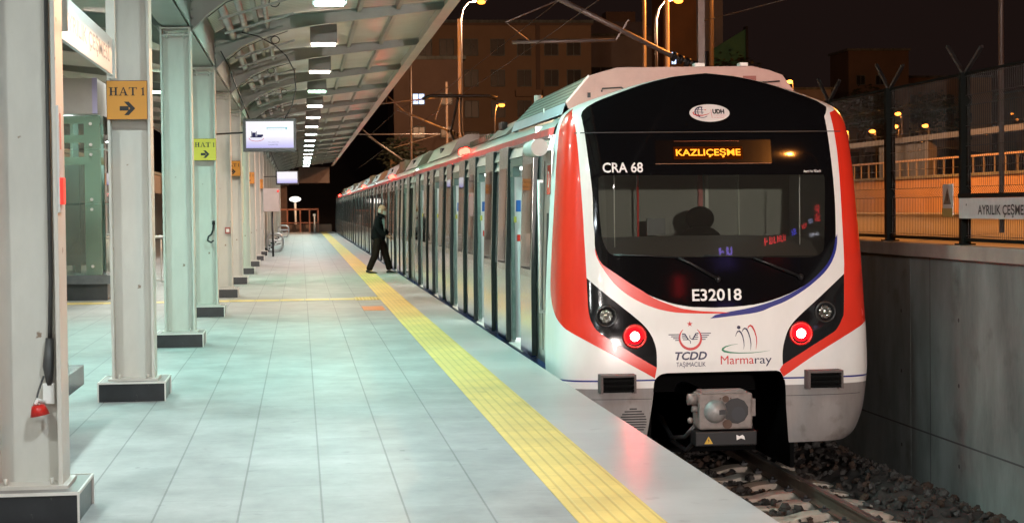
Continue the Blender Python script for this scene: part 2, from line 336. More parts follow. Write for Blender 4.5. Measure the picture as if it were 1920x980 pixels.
# concrete sleepers: raised shoulders at the rail seats
M_sleeper = mat("sleeper concrete", (0.36, 0.31, 0.26), 0.8, var=0.3, vscale=5, bump=0.2)
def sleeper_profile():
    return [(2.85, -1.235), (3.0, -1.20), (3.18, -1.195), (3.50, -1.195), (3.62, -1.205), (3.78, -1.245), (4.38, -1.245), (4.54, -1.205), (4.66, -1.195), (4.98, -1.195), (5.16, -1.20), (5.34, -1.235)]
sl0 = None
for k in range(12):
    y = 12.1 + 0.6 * k
    if sl0 is None:
        pf = sleeper_profile(); v = [(x, y, z) for x, z in pf] + [(x, y + .24, z) for x, z in pf] + [(x, y - .03, -1.40) for x, z in pf] + [(x, y + .27, -1.40) for x, z in pf]
        n = len(pf); f = [(i, i + 1, n + i + 1, n + i) for i in range(n - 1)] + [(2 * n + i, 2 * n + i + 1, i + 1, i) for i in range(n - 1)] + [(n + i, n + i + 1, 3 * n + i + 1, 3 * n + i) for i in range(n - 1)]
        f += [(0, n, 3 * n, 2 * n), (n - 1, 2 * n - 1, 4 * n - 1, 3 * n - 1)]
        sl0 = MB().add(v, f).build("sleeper", M_sleeper, None, (4.1, y, -1.3), bevel=0.012)
        tag(sl0, "pale concrete sleeper in the ballast under the rails", "sleeper", "concrete sleepers under the track")
        for xx in (3.30, 3.46, 4.72, 4.88): 
            MB().box(xx - .035, xx + .035, y + .07, y + .17, -1.20, -1.165).tube([(xx, y + .12, -1.165), (xx, y + .12, -1.14)], .016).build("rail_clip", M_iron, sl0)
    else: copy_tree(sl0, (4.1, y, -1.3))
M_rail = mat("rail steel", (0.11, 0.075, 0.055), 0.6, 0.3, var=0.35, vscale=8)
M_railtop = mat("polished rail head", (0.35, 0.32, 0.30), 0.28, 0.9, var=0.2)
for xr, lab in ((3.38, "steel rail on the platform side of the track"), (4.80, "steel rail on the concrete wall side of the track")):
    t = thing("rail", (xr, 12, -1.2), lab, "rail")
    MB().prism([(xr - .07, -1.195), (xr + .07, -1.195), (xr + .07, -1.185), (xr + .012, -1.165), (xr + .012, -1.085), (xr + .034, -1.075), (xr + .034, -1.0545), (xr - .034, -1.0545), (xr - .034, -1.075), (xr - .012, -1.085), (xr - .012, -1.165), (xr - .07, -1.185)], -20, 128).build("rail_web", M_rail, t)
    MB().box(xr - .026, xr + .026, -20, 128, -1.0565, -1.0515).build("rail_head", M_railtop, t)

# retaining wall with cast joints and coping
w = thing("retaining_wall", (6.5, 20, -1.3), "tall grey concrete retaining wall beside the track, stained and jointed", "wall")
g = MB(); ys = [-20, 3, 6, 9, 12, 15.0, 18.4, 21.8, 25.2, 28.6, 40, 70, 100, 128]
for a, b in zip(ys[:-1], ys[1:]): g.box(6.45, 6.80, a + .008, b - .008, -1.7, 1.05)
g.box(6.462, 6.79, -20, 128, -1.7, 1.04)
g.build("wall_panel", M_concrete, w)
g = MB()
for y in np.arange(10.2, 27, 1.7):
    for z in (-.2, .45, -1.0): g.disc((6.4485, y, z), .022, (-1, 0, 0), 10)
g.build("tie_hole", mat("tie hole filler", (.05, .05, .05), .9), w)
for y in np.arange(11.0, 27, 3.4): MB().box(6.4475, 6.4495, y, y + .012, -1.3, 1.05).build("formwork_seam", MATS["joint gap shade"] if "joint gap shade" in MATS else mat("joint gap shade", (0.06, 0.06, 0.06), 0.9), w)  # seams share the dark colour painted for joint shade
MB().box(6.40, 6.82, -20, 128, 1.05, 1.19).build("coping", mat("wall coping", (0.36, 0.31, 0.27), 0.8, var=0.25, vscale=2), w, bevel=.01)
MB().box(6.447, 6.449, -20, 128, -0.785, -0.768).build("pour_joint", mat("joint gap shade", (0.06, 0.06, 0.06), 0.9), w)  # flat dark strip painted for the shade in the joint gap
# ------------------------------------------------------------------ steel columns on stone plinths
S = 6.0073; CX = -1.447
def col_y(k): return 15.447 + S * (k - 1)       # front of the plinth; k = 0 is the nearest column
M_col = mat("column paint", (0.58, 0.56, 0.51), 0.42, var=0.16, vscale=2.2, bump=0.05, bscale=9, stretch=(1, 1, .35))
def add_chips(m, col, scale, lo, hi):
    """scattered chips of another colour with their own shape"""
    n = m.node_tree; p = n.nodes["Principled BSDF"]; src = p.inputs["Base Color"].links[0].from_socket; tc = n.nodes.new("ShaderNodeTexCoord")
    z = n.nodes.new("ShaderNodeTexNoise"); z.inputs["Scale"].default_value = scale; z.inputs["Detail"].default_value = 5; n.links.new(tc.outputs["Object"], z.inputs["Vector"])
    r = n.nodes.new("ShaderNodeMapRange"); r.inputs[1].default_value = lo; r.inputs[2].default_value = hi; n.links.new(z.outputs[0], r.inputs[0])
    x = n.nodes.new("ShaderNodeMix"); x.data_type = 'RGBA'; x.inputs[7].default_value = (*col, 1); n.links.new(r.outputs[0], x.inputs[0]); n.links.new(src, x.inputs[6]); n.links.new(x.outputs[2], p.inputs["Base Color"])
add_chips(M_col, (.24, .17, .12), 9.0, .70, .73); add_chips(M_dark, (.12, .11, .10), 12.0, .68, .74); add_chips(M_grey, (.10, .08, .07), 4.0, .60, .80); add_chips(M_concrete, (.06, .06, .055), 2.2, .60, .85)
ORD = ["nearest", "second", "third", "fourth", "fifth", "sixth", "seventh", "eighth", "ninth", "tenth", "eleventh", "twelfth", "thirteenth", "fourteenth", "fifteenth", "sixteenth", "seventeenth", "eighteenth", "nineteenth"]
CEX = ["holding a red capped cable end on its web", "carrying the large orange line sign", "bare, just behind the orange sign column", "carrying the yellow line sign and a bent hook", "with a small red call box on its edge", "carrying an orange sign half hidden behind its neighbour", "with a pale cabinet on its side"]
def make_column(y):
    t = thing("steel_column", (CX, y + .335, 0), "", "column", "steel columns along the platform")
    g = MB(); yc = y + .335
    g.box(CX - .181, CX - .157, yc - .15, yc + .15, .17, 3.78); g.box(CX + .157, CX + .181, yc - .15, yc + .15, .17, 3.78)
    g.box(CX - .158, CX + .158, yc - .011, yc + .011, .17, 3.74)
    g.build("shaft", M_col, t, bevel=.003)
    MB().box(CX - .21, CX + .21, yc - .19, yc + .19, .164, .182).build("base_plate", M_col, t)
    for sx in (-.12, .12):
        for sy in (-.12, .12): MB().tube([(CX + sx, yc + sy, .18), (CX + sx, yc + sy, .215)], .011, 6).build("anchor_bolt", M_col, t)
    g = MB().box(CX - .181, CX + .181, yc - .15, yc + .15, 3.782, 3.80).box(CX - .155, CX + .155, yc - .145, yc + .145, 3.70, 3.715)
    for sx in (-.1, .1):
        g.tube([(CX + sx, yc - .10, 3.67), (CX + sx, yc - .10, 3.70)], .018, 6); g.tube([(CX + sx, yc - .10, 3.715), (CX + sx, yc - .10, 3.74)], .018, 6)
    g.build("cap_plate", M_col, t)
    MB().box(CX - .275, CX + .275, y + .011, y + .659, 0, .158).build("plinth", M_dark, t)
    g = MB(); z0, z1 = .152, .168
    g.box(CX - .286, CX + .286, y, y + .012, z0, z1).box(CX - .286, CX + .286, y + .658, y + .67, z0, z1).box(CX - .286, CX - .275, y + .012, y + .658, z0, z1).box(CX + .275, CX + .286, y + .012, y + .658, z0, z1)
    for sx in (-1, 1):
        for yy in (y, y + .658): g.box(CX + sx * .2805 - .0055, CX + sx * .2805 + .0055, yy, yy + .012, 0, z0)
    g.build("edge_trim", M_trim, t)
    MB().box(CX - .275, CX + .275, y + .012, y + .658, .158, .164).build("plinth_top", mat("plinth top stone", (.16, .155, .15), .35, var=.3, vscale=6), t)
    return t
col0 = None; COLS = []
for k in range(19):
    if col0 is None: col0 = c = make_column(col_y(0))
    else: c = copy_tree(col0, (CX, col_y(k) + .335, 0))
    c["label"] = ("cream steel column on a dark stone plinth, " + (("the " + ORD[k] + " along the platform, " + CEX[k]) if k < len(CEX) else "the " + ORD[k] + " in the row from the camera"))
    COLS.append(c)

# ------------------------------------------------------------------ canopy
CY0, CY1 = -22.0, 124.6
can = thing("platform_canopy", (CX, 15, 3.8), "long curved steel platform canopy with ribs and pale roof panels over the tiled platform", "canopy")
LOW = [(-1.262, 3.76), (-1.08, 3.95), (-.86, 4.115), (-.55, 4.26), (-.17, 4.37), (.30, 4.45), (.875, 4.52), (1.5, 4.60), (2.16, 4.685), (2.27, 4.70)]
TOP = [(-1.262, 4.30), (-1.08, 4.40), (-.86, 4.47), (-.55, 4.545), (-.17, 4.60), (.30, 4.64), (.875, 4.69), (1.5, 4.74), (2.16, 4.80), (2.27, 4.81)]
mir = lambda P: [(2 * CX - x, z) for x, z in P]
M_rib = mat("canopy steel paint", (0.33, 0.345, 0.31), 0.42, var=0.12, vscale=2.5)
def panel_material():
    m = mat("roof panel", (0.88, 0.89, 0.79), 0.25, var=0.07, vscale=1.5)
    n = m.node_tree; p = n.nodes["Principled BSDF"]; tc = n.nodes.new("ShaderNodeTexCoord"); w = n.nodes.new("ShaderNodeTexWave")
    w.bands_direction = 'Y'; w.inputs["Scale"].default_value = 1.6; w.inputs["Distortion"].default_value = 0.0
    n.links.new(tc.outputs["Object"], w.inputs["Vector"]); b = n.nodes.new("ShaderNodeBump"); b.inputs["Strength"].default_value = 0.5; b.inputs["Distance"].default_value = 0.01
    n.links.new(w.outputs[0], b.inputs["Height"]); n.links.new(b.outputs[0], p.inputs["Normal"]); return m
M_panel = panel_material()
g = MB()
for P in (TOP, mir(TOP)):
    Q = [(x, z + .06) for x, z in P]; T = [(x, z + .10) for x, z in P]
    g.sheet(Q, CY0, CY1); g.sheet(T, CY0, CY1)
g.box(CX - .19, CX + .19, CY0, CY1, 4.36, 4.40)
g.build("roof_panel", M_panel, can)
def rib(yc, P, Q, sgn):
    g = MB(); n = len(P)
    # web
    v = [(x, yc - .006, z + .01) for x, z in P] + [(x, yc - .006, z) for x, z in Q] + [(x, yc + .006, z + .01) for x, z in P] + [(x, yc + .006, z) for x, z in Q]
    f = [(i, i + 1, n + i + 1, n + i) for i in range(n - 1)] + [(2 * n + i, 3 * n + i, 3 * n + i + 1, 2 * n + i + 1) for i in range(n - 1)]
    g.add(v, f)
    # lower and upper flanges
    for A, dz in ((P, 0), (Q, .0)):
        v = []
        for x, z in A: v += [(x, yc - .075, z), (x, yc + .075, z), (x, yc + .075, z + .012), (x, yc - .075, z + .012)]
        f = []
        for i in range(n - 1):
            for a, b in ((0, 1), (1, 2), (2, 3), (3, 0)): f.append((4 * i + a, 4 * i + b, 4 * i + 4 + b, 4 * i + 4 + a))
        g.add(v, f)
    x0 = P[0][0]
    g.box(min(x0, x0 - sgn * .02), max(x0, x0 - sgn * .02), yc - .10, yc + .10, P[0][1], Q[0][1])
    for j in range(5):
        for dy in (-.06, .06): g.tube([(x0, yc + dy, P[0][1] + .06 + .1 * j), (x0 + sgn * .03, yc + dy, P[0][1] + .06 + .1 * j)], .016, 6)
    return g
r0 = None
for k in range(-6, 19):
    yc = col_y(k) + .335
    if r0 is None:
        r0 = (rib(yc, LOW, TOP, 1).build("rib", M_rib, can), rib(yc, mir(LOW), mir(TOP), -1).build("rib", M_rib, can)); yb = yc
    else:
        for r_ in r0:
            c = r_.copy(); COL.objects.link(c); c.parent = can; c.location = (0, yc - yb, 0)
# column-head blocks and the beam that runs from column to column
g = MB(); g.box(CX - .15, CX + .15, CY0, CY1, 3.815, 3.827).box(CX - .006, CX + .006, CY0, CY1, 3.827, 4.12).box(CX - .15, CX + .15, CY0, CY1, 4.12, 4.135)
g.box(CX - .181, CX - .165, CY0, CY1, 3.83, 4.33).box(CX + .165, CX + .181, CY0, CY1, 3.83, 4.33)
g.build("long_beam", M_rib, can)
for x in (-.62, .95, 1.55):
    z = np.interp(x, [p[0] for p in TOP], [p[1] for p in TOP]); MB().box(x - .03, x + .03, CY0, CY1, z - .055, z + .055).build("purlin", M_rib, can)
for P in (1, -1):
    xe = 2.27 if P > 0 else 2 * CX - 2.27
    MB().box(min(xe, xe + P * .05), max(xe, xe + P * .05), CY0, CY1, 4.575, 4.93).box(min(xe, xe - P * .12), max(xe, xe - P * .12), CY0, CY1, 4.575, 4.587).build("fascia", mat("fascia paint", (0.60, 0.58, 0.52), 0.38, var=0.12, vscale=1.5), can)
# services under the roof: cable tray, insulated pipes, drooping cables
for (x, z, r, mm, nm) in ((-.98, 4.27, .06, "pipe_a", "service_pipe"), (-.78, 4.36, .05, "pipe_b", "service_pipe"), (-.45, 4.42, .035, "pipe_c", "service_pipe")):
    MB().tube([(x, CY0, z), (x, CY1, z)], r, 12).build(nm, mat("lagged pipe foil", (.42, .43, .42), .32, .8, var=.3, vscale=6), can)
cb0 = None
for k in range(-5, 18):
    for e in (2.2, 4.1):
        if cb0 is None: cb0 = MB().bar((-1.02, col_y(k) + e, 4.10), (-.05, col_y(k) + e + .1, 4.40), .05, .03).build("cable_bracket", mat("galvanised strut", (.22, .24, .22), .5, .5, var=.2), can); cby = col_y(k) + e
        else:
            c = cb0.copy(); COL.objects.link(c); c.parent = can; c.location = (0, col_y(k) + e - cby, 0)
M_cable = mat("black cable", (.03, .03, .03), .5)
for k in range(0, 12):
    yc = col_y(k) + .335; rz = random.Random(k)
    pts = [Vector((x + .02, yc - .10 + .03 * math.sin(x * 9), z - .02 - .03 * rz.random())) for x, z in LOW[4:0:-1]] 
    MB().tube(pts, .006, 6).build("cable", M_cable, can)
    c0 = Vector((-.55 + .3 * rz.random(), yc + 1.4 + rz.random(), 4.42)); loop = [c0 + Vector((.07 * math.cos(a), rz.uniform(0, .05), .06 * math.sin(a) - .06)) for a in [j * .55 for j in range(14)]]
    MB().tube(loop, .008, 5).build("cable", M_cable, can)
MB().box(-.05, 2.05, CY1 + .02, CY1 + .14, 3.42, 4.52).build("end_board", mat("brown end board", (.10, .075, .065), .6, var=.2), can)

# ------------------------------------------------------------------ hanging lamps, one in each bay
LC = {-4: (1, .93, .86), -3: (1, .90, .83), -2: (1, .92, .86), -1: (.84, .95, 1), 0: (.74, .96, 1), 1: (.52, 1, .91), 2: (.50, 1, .87), 3: (1, .72, .52), 4: (1, .80, .60), 5: (.42, 1, .62), 6: (1, .80, .64), 7: (1, .66, .58), 8: (1, .70, .62), 9: (.85, 1, .92), 10: (.70, 1, .95), 11: (.74, 1, .93), 12: (.8, 1, .95), 13: (1, .9, .8), 14: (.7, 1, .92), 15: (.8, 1, .95), 16: (.7, 1, .9), 17: (.8, 1, .95)}
M_house = mat("lamp housing", (.20, .21, .205), .5, .3, var=.1)
LAMP_W = 180.0; LW = {-2: .9, -1: .85, 0: .9, 1: 1.1, 2: 1.0, 3: .62, 4: .7, 5: .8, 6: .6, 7: .62, 8: .65, 9: .75, 10: .8, 11: .8}
lamp0 = None; LZ = 4.37
def canopy_lamp(LX, k, cc, watts, label):
    global lamp0, d0
    y = col_y(k) + 2.65
    t = thing("canopy_lamp", (LX, y, LZ), label, "lamp", "hanging lamps under the canopy")
    if lamp0 is None:
        g = MB(); w, w2 = .225, .22
        v = [(LX - w, y - w, LZ), (LX + w, y - w, LZ), (LX + w, y + w, LZ), (LX - w, y + w, LZ), (LX - w2, y - w2, LZ + .31), (LX + w2, y - w2, LZ + .31), (LX + w2, y + w2, LZ + .31), (LX - w2, y + w2, LZ + .31)]
        g.add(v, [(0, 1, 5, 4), (1, 2, 6, 5), (2, 3, 7, 6), (3, 0, 4, 7), (4, 5, 6, 7)]); g.box(LX - .03, LX + .03, y - .03, y + .03, LZ + .31, LZ + .34)
        lamp0 = g.build("housing", M_house, t)
        d0 = MB().box(LX - .19, LX + .19, y - .19, y + .19, LZ - .022, LZ + .02).build("diffuser", emis("lamp diffuser 99", cc, 26.0), t); dm = d0
    else:
        h = lamp0.copy(); COL.objects.link(h); h.parent = t
        me = d0.data.copy(); dm = bpy.data.objects.new("diffuser", me); link(dm, t)
    dm.data.materials.clear(); dm.data.materials.append(emis("lamp diffuser %d" % k, tuple(.35 + .65 * c for c in cc), 34.0))
    ld = bpy.data.lights.new("lamp_light", 'AREA'); ld.shape = 'SQUARE'; ld.size = .42; ld.energy = watts; ld.color = cc; ld.spread = R(168)
    lo = bpy.data.objects.new("lamp_light", ld); link(lo, t); lo.location = (0, 0, -.028)
for k in range(-4, 18): canopy_lamp(.43, k, LC[k], LAMP_W * LW.get(k, 1.0), "square canopy lamp on the train side, " + ("beyond the %s column" % ORD[k] if k >= 0 else "%s of four behind the camera" % ORD[-1 - k]))
for k in range(-2, 9): canopy_lamp(2 * CX - .43, k, LC[k] if k in (1, 2) else (.93, 1, .95), LAMP_W * .8, "square canopy lamp on the lift side, " + ("beyond the %s column" % ORD[k] if k >= 0 else "%s of two behind the camera" % ORD[-1 - k]))
# ------------------------------------------------------------------ line signs: HAT 1 and an arrow
def serif(mb, ch, ox, oz, w, h, y, mi):
    """slab-serif capitals H A T 1 as boxes and slanted bars in the x,z plane at y"""
    def q(pts): mb.poly([(ox + a * w, y, oz + b * h) for a, b in pts], mi)
    s = .20; t_ = .07
    if ch == 'H':
        for a in (.14, .66): q([(a, 0), (a + s, 0), (a + s, 1), (a, 1)]); q([(a - .12, 0), (a + s + .12, 0), (a + s + .12, t_), (a - .12, t_)]); q([(a - .12, 1 - t_), (a + s + .12, 1 - t_), (a + s + .12, 1), (a - .12, 1)])
        q([(.3, .46), (.7, .46), (.7, .54), (.3, .54)])
    if ch == 'A':
        q([(.08, 0), (.17, 0), (.50, .88), (.46, 1.0)]); q([(.46, 1), (.56, 1), (.93, 0), (.68, 0)]); q([(.24, .30), (.72, .30), (.70, .37), (.27, .37)])
        q([(-.03, 0), (.30, 0), (.30, t_), (-.03, t_)]); q([(.58, 0), (1.04, 0), (1.04, t_), (.58, t_)])
    if ch == 'T':
        q([(.40, 0), (.60, 0), (.60, 1), (.40, 1)]); q([(.02, .93), (.98, .93), (.98, 1), (.02, 1)]); q([(.26, 0), (.74, 0), (.74, t_), (.26, t_)])
        q([(.02, .72), (.07, .72), (.14, .93), (.02, .93)]); q([(.98, .72), (.93, .72), (.86, .93), (.98, .93)])
    if ch == '1':
        q([(.38, 0), (.66, 0), (.66, 1), (.56, 1), (.38, .86)]); q([(.15, .74), (.38, .80), (.38, .90), (.15, .80)]); q([(.18, 0), (.86, 0), (.86, t_), (.18, t_)])
def hat_sign(k, zc, colr, nm, label, w=.345, h=.335, dx=0.0):
    yc = col_y(k) + .335 - .15; y = yc - .012; xc = CX - .012 + dx
    t = thing("line_sign", (xc, y, zc), label, "sign", "HAT 1 line signs on the columns")
    MB().box(xc - w / 2, xc + w / 2, y, yc - .001, zc - h / 2, zc + h / 2).build("board", mat(nm, colr, .4, var=.05), t)
    g = MB()
    for a, b, c_, d in ((-.5, .5, .5, .487), (-.5, .5, -.487, -.5)): g.box(xc + a * w, xc + b * w, y - .0015, y - .0005, zc + min(c_, d) * h, zc + max(c_, d) * h)
    for a in (-.5, .487): g.box(xc + a * w, xc + (a + .013) * w, y - .0015, y - .0005, zc - .487 * h, zc + .487 * h)
    g.build("border", mat("brown border ink", (.10, .03, .01), .5), t)
    g = MB(); yy = y - .002; z0 = zc + .115 * h; lh = .21 * h; x = xc - .44 * w
    for ch, lw, adv in (('H', .225, .245), ('A', .225, .24), ('T', .205, .285), ('1', .125, .13)): serif(g, ch, x, z0, lw * w, lh, yy, 0); x += adv * w
    ax = lambda a, b: (xc + a * w, yy, zc + b * h)
    g.poly([ax(-.18, -.27), ax(.04, -.27), ax(.04, -.155), ax(-.18, -.155)])
    g.poly([ax(.20, -.2125), ax(.04, -.04), ax(-.075, -.04), ax(.075, -.2125)]); g.poly([ax(.20, -.2125), ax(.075, -.2125), ax(-.075, -.385), ax(.04, -.385)])
    g.build("lettering", M_ink, t)
    return t
OR = (.62, .26, .03); YE = (.72, .54, .04)
hat_sign(1, 2.57, OR, "orange sign plate", "large orange HAT 1 sign with a black arrow on the second column")
hat_sign(3, 2.545, YE, "yellow sign plate", "yellow HAT 1 sign with a black arrow on the fourth column", dx=.03)
hat_sign(5, 2.53, OR, "orange sign plate", "orange HAT 1 sign on the sixth column, its left half hidden")
hat_sign(7, 2.53, OR, "orange sign plate", "small distant orange HAT 1 sign on the eighth column")
hat_sign(9, 2.53, OR, "orange sign plate", "smallest and farthest orange HAT 1 sign on the tenth column")

# ------------------------------------------------------------------ hanging monitors
M_bezel = mat("black plastic", (.012, .012, .013), .35)
def screen_mat(name, strength):
    m = mat(name, (.0, .0, .0), .3, emit=(1, 1, 1), estr=strength); n = m.node_tree; p = n.nodes["Principled BSDF"]
    tc = n.nodes.new("ShaderNodeTexCoord"); sx = n.nodes.new("ShaderNodeSeparateXYZ"); n.links.new(tc.outputs["Generated"], sx.inputs[0])
    rp = n.nodes.new("ShaderNodeValToRGB"); rp.color_ramp.elements[0].color = (.42, .40, .85, 1); rp.color_ramp.elements[1].color = (.95, .93, 1, 1); rp.color_ramp.elements[1].position = .45
    n.links.new(sx.outputs[2], rp.inputs[0]); n.links.new(rp.outputs[0], p.inputs["Emission Color"]); return m
def monitor(y, label, graphic, arm=.6):
    xc, zc, w, h = -.437, 2.739, .80, .495
    t = thing("monitor", (xc, y, zc), label, "monitor", "monitors hanging from the canopy")
    g = MB().box(xc - w / 2, xc + w / 2, y, y + .09, zc - h / 2, zc + h / 2); g.build("housing", M_bezel, t, bevel=.008)
    MB().box(xc - w / 2 + .045, xc + w / 2 - .045, y - .003, y + .0, zc - h / 2 + .055, zc + h / 2 - .04).build("screen", screen_mat("bright screen", .92), t)
    MB().tube([(xc - .3, y + .11, zc + .05), (-1.27, y + .11 + arm, zc + .05)], .014, 8).box(xc - .2, xc + .2, y + .09, y + .12, zc - .1, zc + .1).box(xc - .34, xc - .18, y + .09, y + .13, zc - .12, zc + .12).build("hanger", M_iron, t)
    g = MB().tube([(xc + .22, y + .06, zc + .24), (xc + .33, y + .1, zc + .42), (xc + .40, y + .15, zc + .70), (xc + .38, y + .17, zc + .98), (xc + .27, y + .2, zc + 1.2), (xc + .1, y + .2, zc + 1.36), (xc - .15, y + .2, zc + 1.5), (xc - .4, y + .2, 4.30)], .010, 6)
    g.tube([(xc - .3, y + .06, zc + .24), (xc - .40, y + .1, zc + .50), (xc - .52, y + .2, zc + .80), (xc - .60, y + .2, zc + 1.05), (xc - .72, y + .2, 4.02)], .010, 6)
    g.build("cable", M_cable, t)
    if graphic:
        yy = y - .005; zz = zc
        g = MB(); g.box(xc - .045, xc + .26, yy, yy + .001, zz + .108, zz + .118).box(xc + .235, xc + .26, yy, yy + .001, zz + .085, zz + .108).box(xc - .045, xc - .035, yy, yy + .001, zz + .085, zz + .108).box(xc - .035, xc + .235, yy, yy + .001, zz + .085, zz + .089); g.build("screen_banner", emis("screen teal", (.30, .72, .78), .9), t)
        g = MB(); text_on(g, "TEHLİKELİ VE", (xc - .03, yy, zz - .115), (.16, 0, 0), (0, 0, .022)); text_on(g, "YASAKTIR", (xc - .03, yy, zz - .155), (.15, 0, 0), (0, 0, .022)); g.build("screen_text", emis("screen blue grey", (.32, .34, .62), .7), t)
        g = MB(); g.box(xc - .29, xc - .12, yy, yy + .001, zz - .035, zz - .02).box(xc - .26, xc - .21, yy, yy + .001, zz - .02, zz + .04).box(xc - .19, xc - .10, yy, yy + .001, zz - .02, zz + .01).box(xc - .275, xc - .262, yy, yy + .001, zz - .02, zz + .06).box(xc - .205, xc - .195, yy, yy + .001, zz - .02, zz + .055)
        g.build("screen_picture", emis("screen dark blue", (.05, .05, .14), .6), t)
        g = MB(); g.tube([(xc - .2 + .11 * math.cos(a), yy, zz - .04 + .05 * math.sin(a)) for a in [math.pi + .1 * j for j in range(32)]], .004, 4); g.build("screen_ring", emis("screen red", (.7, .15, .2), .8), t)
    return t
monitor(27.2, "larger hanging monitor showing a train notice in front of the fourth column", True)
monitor(63.6, "smaller farther hanging monitor with a blank white screen", False)

# ------------------------------------------------------------------ boards between the columns
M_board = mat("sign board white", (.60, .61, .60), .30)
M_frame = mat("silver frame", (.68, .69, .68), .3, .6)
t = thing("station_name_sign", (-1.50, 13, 2.72), "long white hanging station name sign on a round post, top left by the nearest columns", "sign")
MB().box(-1.52, -1.49, 11.45, 14.8, 2.72, 3.02).build("board", M_board, t, bevel=.006)
g = MB(); text_on(g, "AYRILIK ÇEŞMESİ", (-1.4885, 11.75, 2.775), (0, 2.8, 0), (0, 0, .19), bold=.01); g.build("lettering", mat("grey blue ink", (.20, .24, .30), .4), t)
MB().tube([(-1.445, 11.35, 2.74), (-1.445, 11.35, 4.2)], .034, 14).tube([(-1.445, 11.35, 2.76), (-1.50, 11.47, 2.76)], .02, 8).build("post", M_cream, t)
MB().box(-1.54, -1.47, 14.8, 14.86, 2.70, 3.86).build("end_post", M_cream, t)
def info_board(y0, y1, label):
    t = thing("map_board", (-1.48, (y0 + y1) / 2, 3.0), label, "board", "framed boards hung between columns")
    z0, z1 = 2.66, 3.58
    MB().box(-1.505, -1.475, y0 + .03, y1 - .03, z0 + .03, z1 - .03).build("panel", M_board, t)
    MB().box(-1.515, -1.465, y0, y0 + .04, z0, z1).box(-1.515, -1.465, y1 - .04, y1, z0, z1).box(-1.515, -1.465, y0 + .04, y1 - .04, z0, z0 + .04).box(-1.515, -1.465, y0 + .04, y1 - .04, z1 - .04, z1).build("frame", M_frame, t)
    MB().box(-1.473, -1.471, y0 + .06, y1 - .06, z0 + .10, z0 + .33).build("map_strip", mat("violet map print", (.30, .27, .62), .35), t)
    MB().tube([(-1.49, y0 + .02, z1 - .01), (-1.49, y0 + .02, 3.9)], .015, 8).tube([(-1.49, y1 - .02, z1 - .01), (-1.49, y1 - .02, 3.9)], .015, 8).build("hanger", M_frame, t)
info_board(23.0, 24.4, "framed white board hung between the third and fourth columns")
info_board(29.8, 31.9, "framed white board with a violet strip hung between the fourth and fifth columns")

# ------------------------------------------------------------------ things fixed to the columns
yc0 = col_y(0) + .335
t = thing("cable_plug", (-1.40, yc0 - .05, .6), "red capped cable plug hanging from a small white box on the nearest column", "plug")
MB().box(-1.375, -1.315, yc0 - .06, yc0 - .012, .60, .71).build("socket_box", M_white, t, bevel=.004)
MB().tube([(-1.395, yc0 - .10, .60), (-1.385, yc0 - .10, .545)], [.034, .052], 14).build("cap", mat("red plastic", (.55, .02, .015), .35), t)
MB().tube([(-1.34, yc0 - .05, .70), (-1.345, yc0 - .05, .80), (-1.335, yc0 - .045, .95)], [.016, .03, .022], 10).tube([(-1.335, yc0 - .04, .95), (-1.325, yc0 - .04, 1.25), (-1.32, yc0 - .04, 3.7)], .012, 8).tube([(-1.37, yc0 - .05, .75), (-1.40, yc0 - .06, .66), (-1.41, yc0 - .09, .60), (-1.395, yc0 - .10, .60)], .006, 6).build("cable", mat("dark grey cable", (.06, .06, .06), .5), t)
MB().tube([(-1.37, yc0 - .06, .61), (-1.40, yc0 - .085, .625), (-1.41, yc0 - .10, .60)], .012, 8).build("strap", M_white, t)
t = thing("emergency_plate", (-1.258, 9.4, 1.9), "narrow white emergency plate with a red lamp on the edge of the nearest column", "plate")
xx = CX + .181
MB().box(xx + .001, xx + .012, yc0 - .155, yc0 - .02, 1.62, 2.18).build("board", M_board, t)
MB().box(xx + .012, xx + .03, yc0 - .15, yc0 - .06, 1.66, 1.80).build("lamp", mat("red signal lens", (.5, .02, .02), .3, emit=(1, .06, .04), estr=.9), t)
MB().box(xx + .012, xx + .014, yc0 - .12, yc0 - .07, 1.95, 2.14).build("pictogram", mat("pale red ink", (.6, .16, .16), .4), t)
yc3 = col_y(3) + .335
t = thing("bent_hook", (-1.30, yc3 - .05, 1.25), "bent grey metal hook on the web of the column with the yellow sign", "hook")
MB().tube([(-1.32, yc3 - .02, 1.44), (-1.33, yc3 - .03, 1.32), (-1.36, yc3 - .06, 1.25), (-1.40, yc3 - .09, 1.22), (-1.41, yc3 - .11, 1.16), (-1.36, yc3 - .12, 1.13), (-1.32, yc3 - .12, 1.16)], .014, 8).build("rod", M_iron, t)
MB().box(-1.345, -1.30, yc3 - .03, yc3 - .012, 1.40, 1.46).build("bracket", M_iron, t)
yc4 = col_y(4) + .335
t = thing("call_box", (CX + .2, yc4, 1.25), "small red call box on the edge of the fifth column", "box")
MB().box(CX + .05, CX + .15, yc4 - .08, yc4 - .012, 1.18, 1.30).build("case", mat("faded red plastic", (.40, .10, .08), .4), t, bevel=.005)
MB().box(CX + .07, CX + .13, yc4 - .084, yc4 - .08, 1.21, 1.27).build("glass_plate", M_white, t)
yc5 = col_y(5) + .335
t = thing("pale_cabinet", (CX + .1, yc5 + 1.5, 1.9), "tall pale electrical cabinet fixed between the sixth and seventh columns", "cabinet")
MB().box(CX - .15, CX + .16, yc5 + 1.4, yc5 + 1.75, 1.32, 2.62).build("case", M_cream, t, bevel=.008)
MB().tube([(CX, yc5 + 1.6, .17), (CX, yc5 + 1.6, 1.32)], .04, 8).build("stand", M_cream, t)
MB().box(CX - .02, CX + .0, yc5 + 1.385, yc5 + 1.4, 1.85, 1.97).build("handle", M_iron, t)
t = thing("grey_cabinet", (CX + .1, 62, 2), "grey control cabinet with a red lamp farther along the column row", "cabinet")
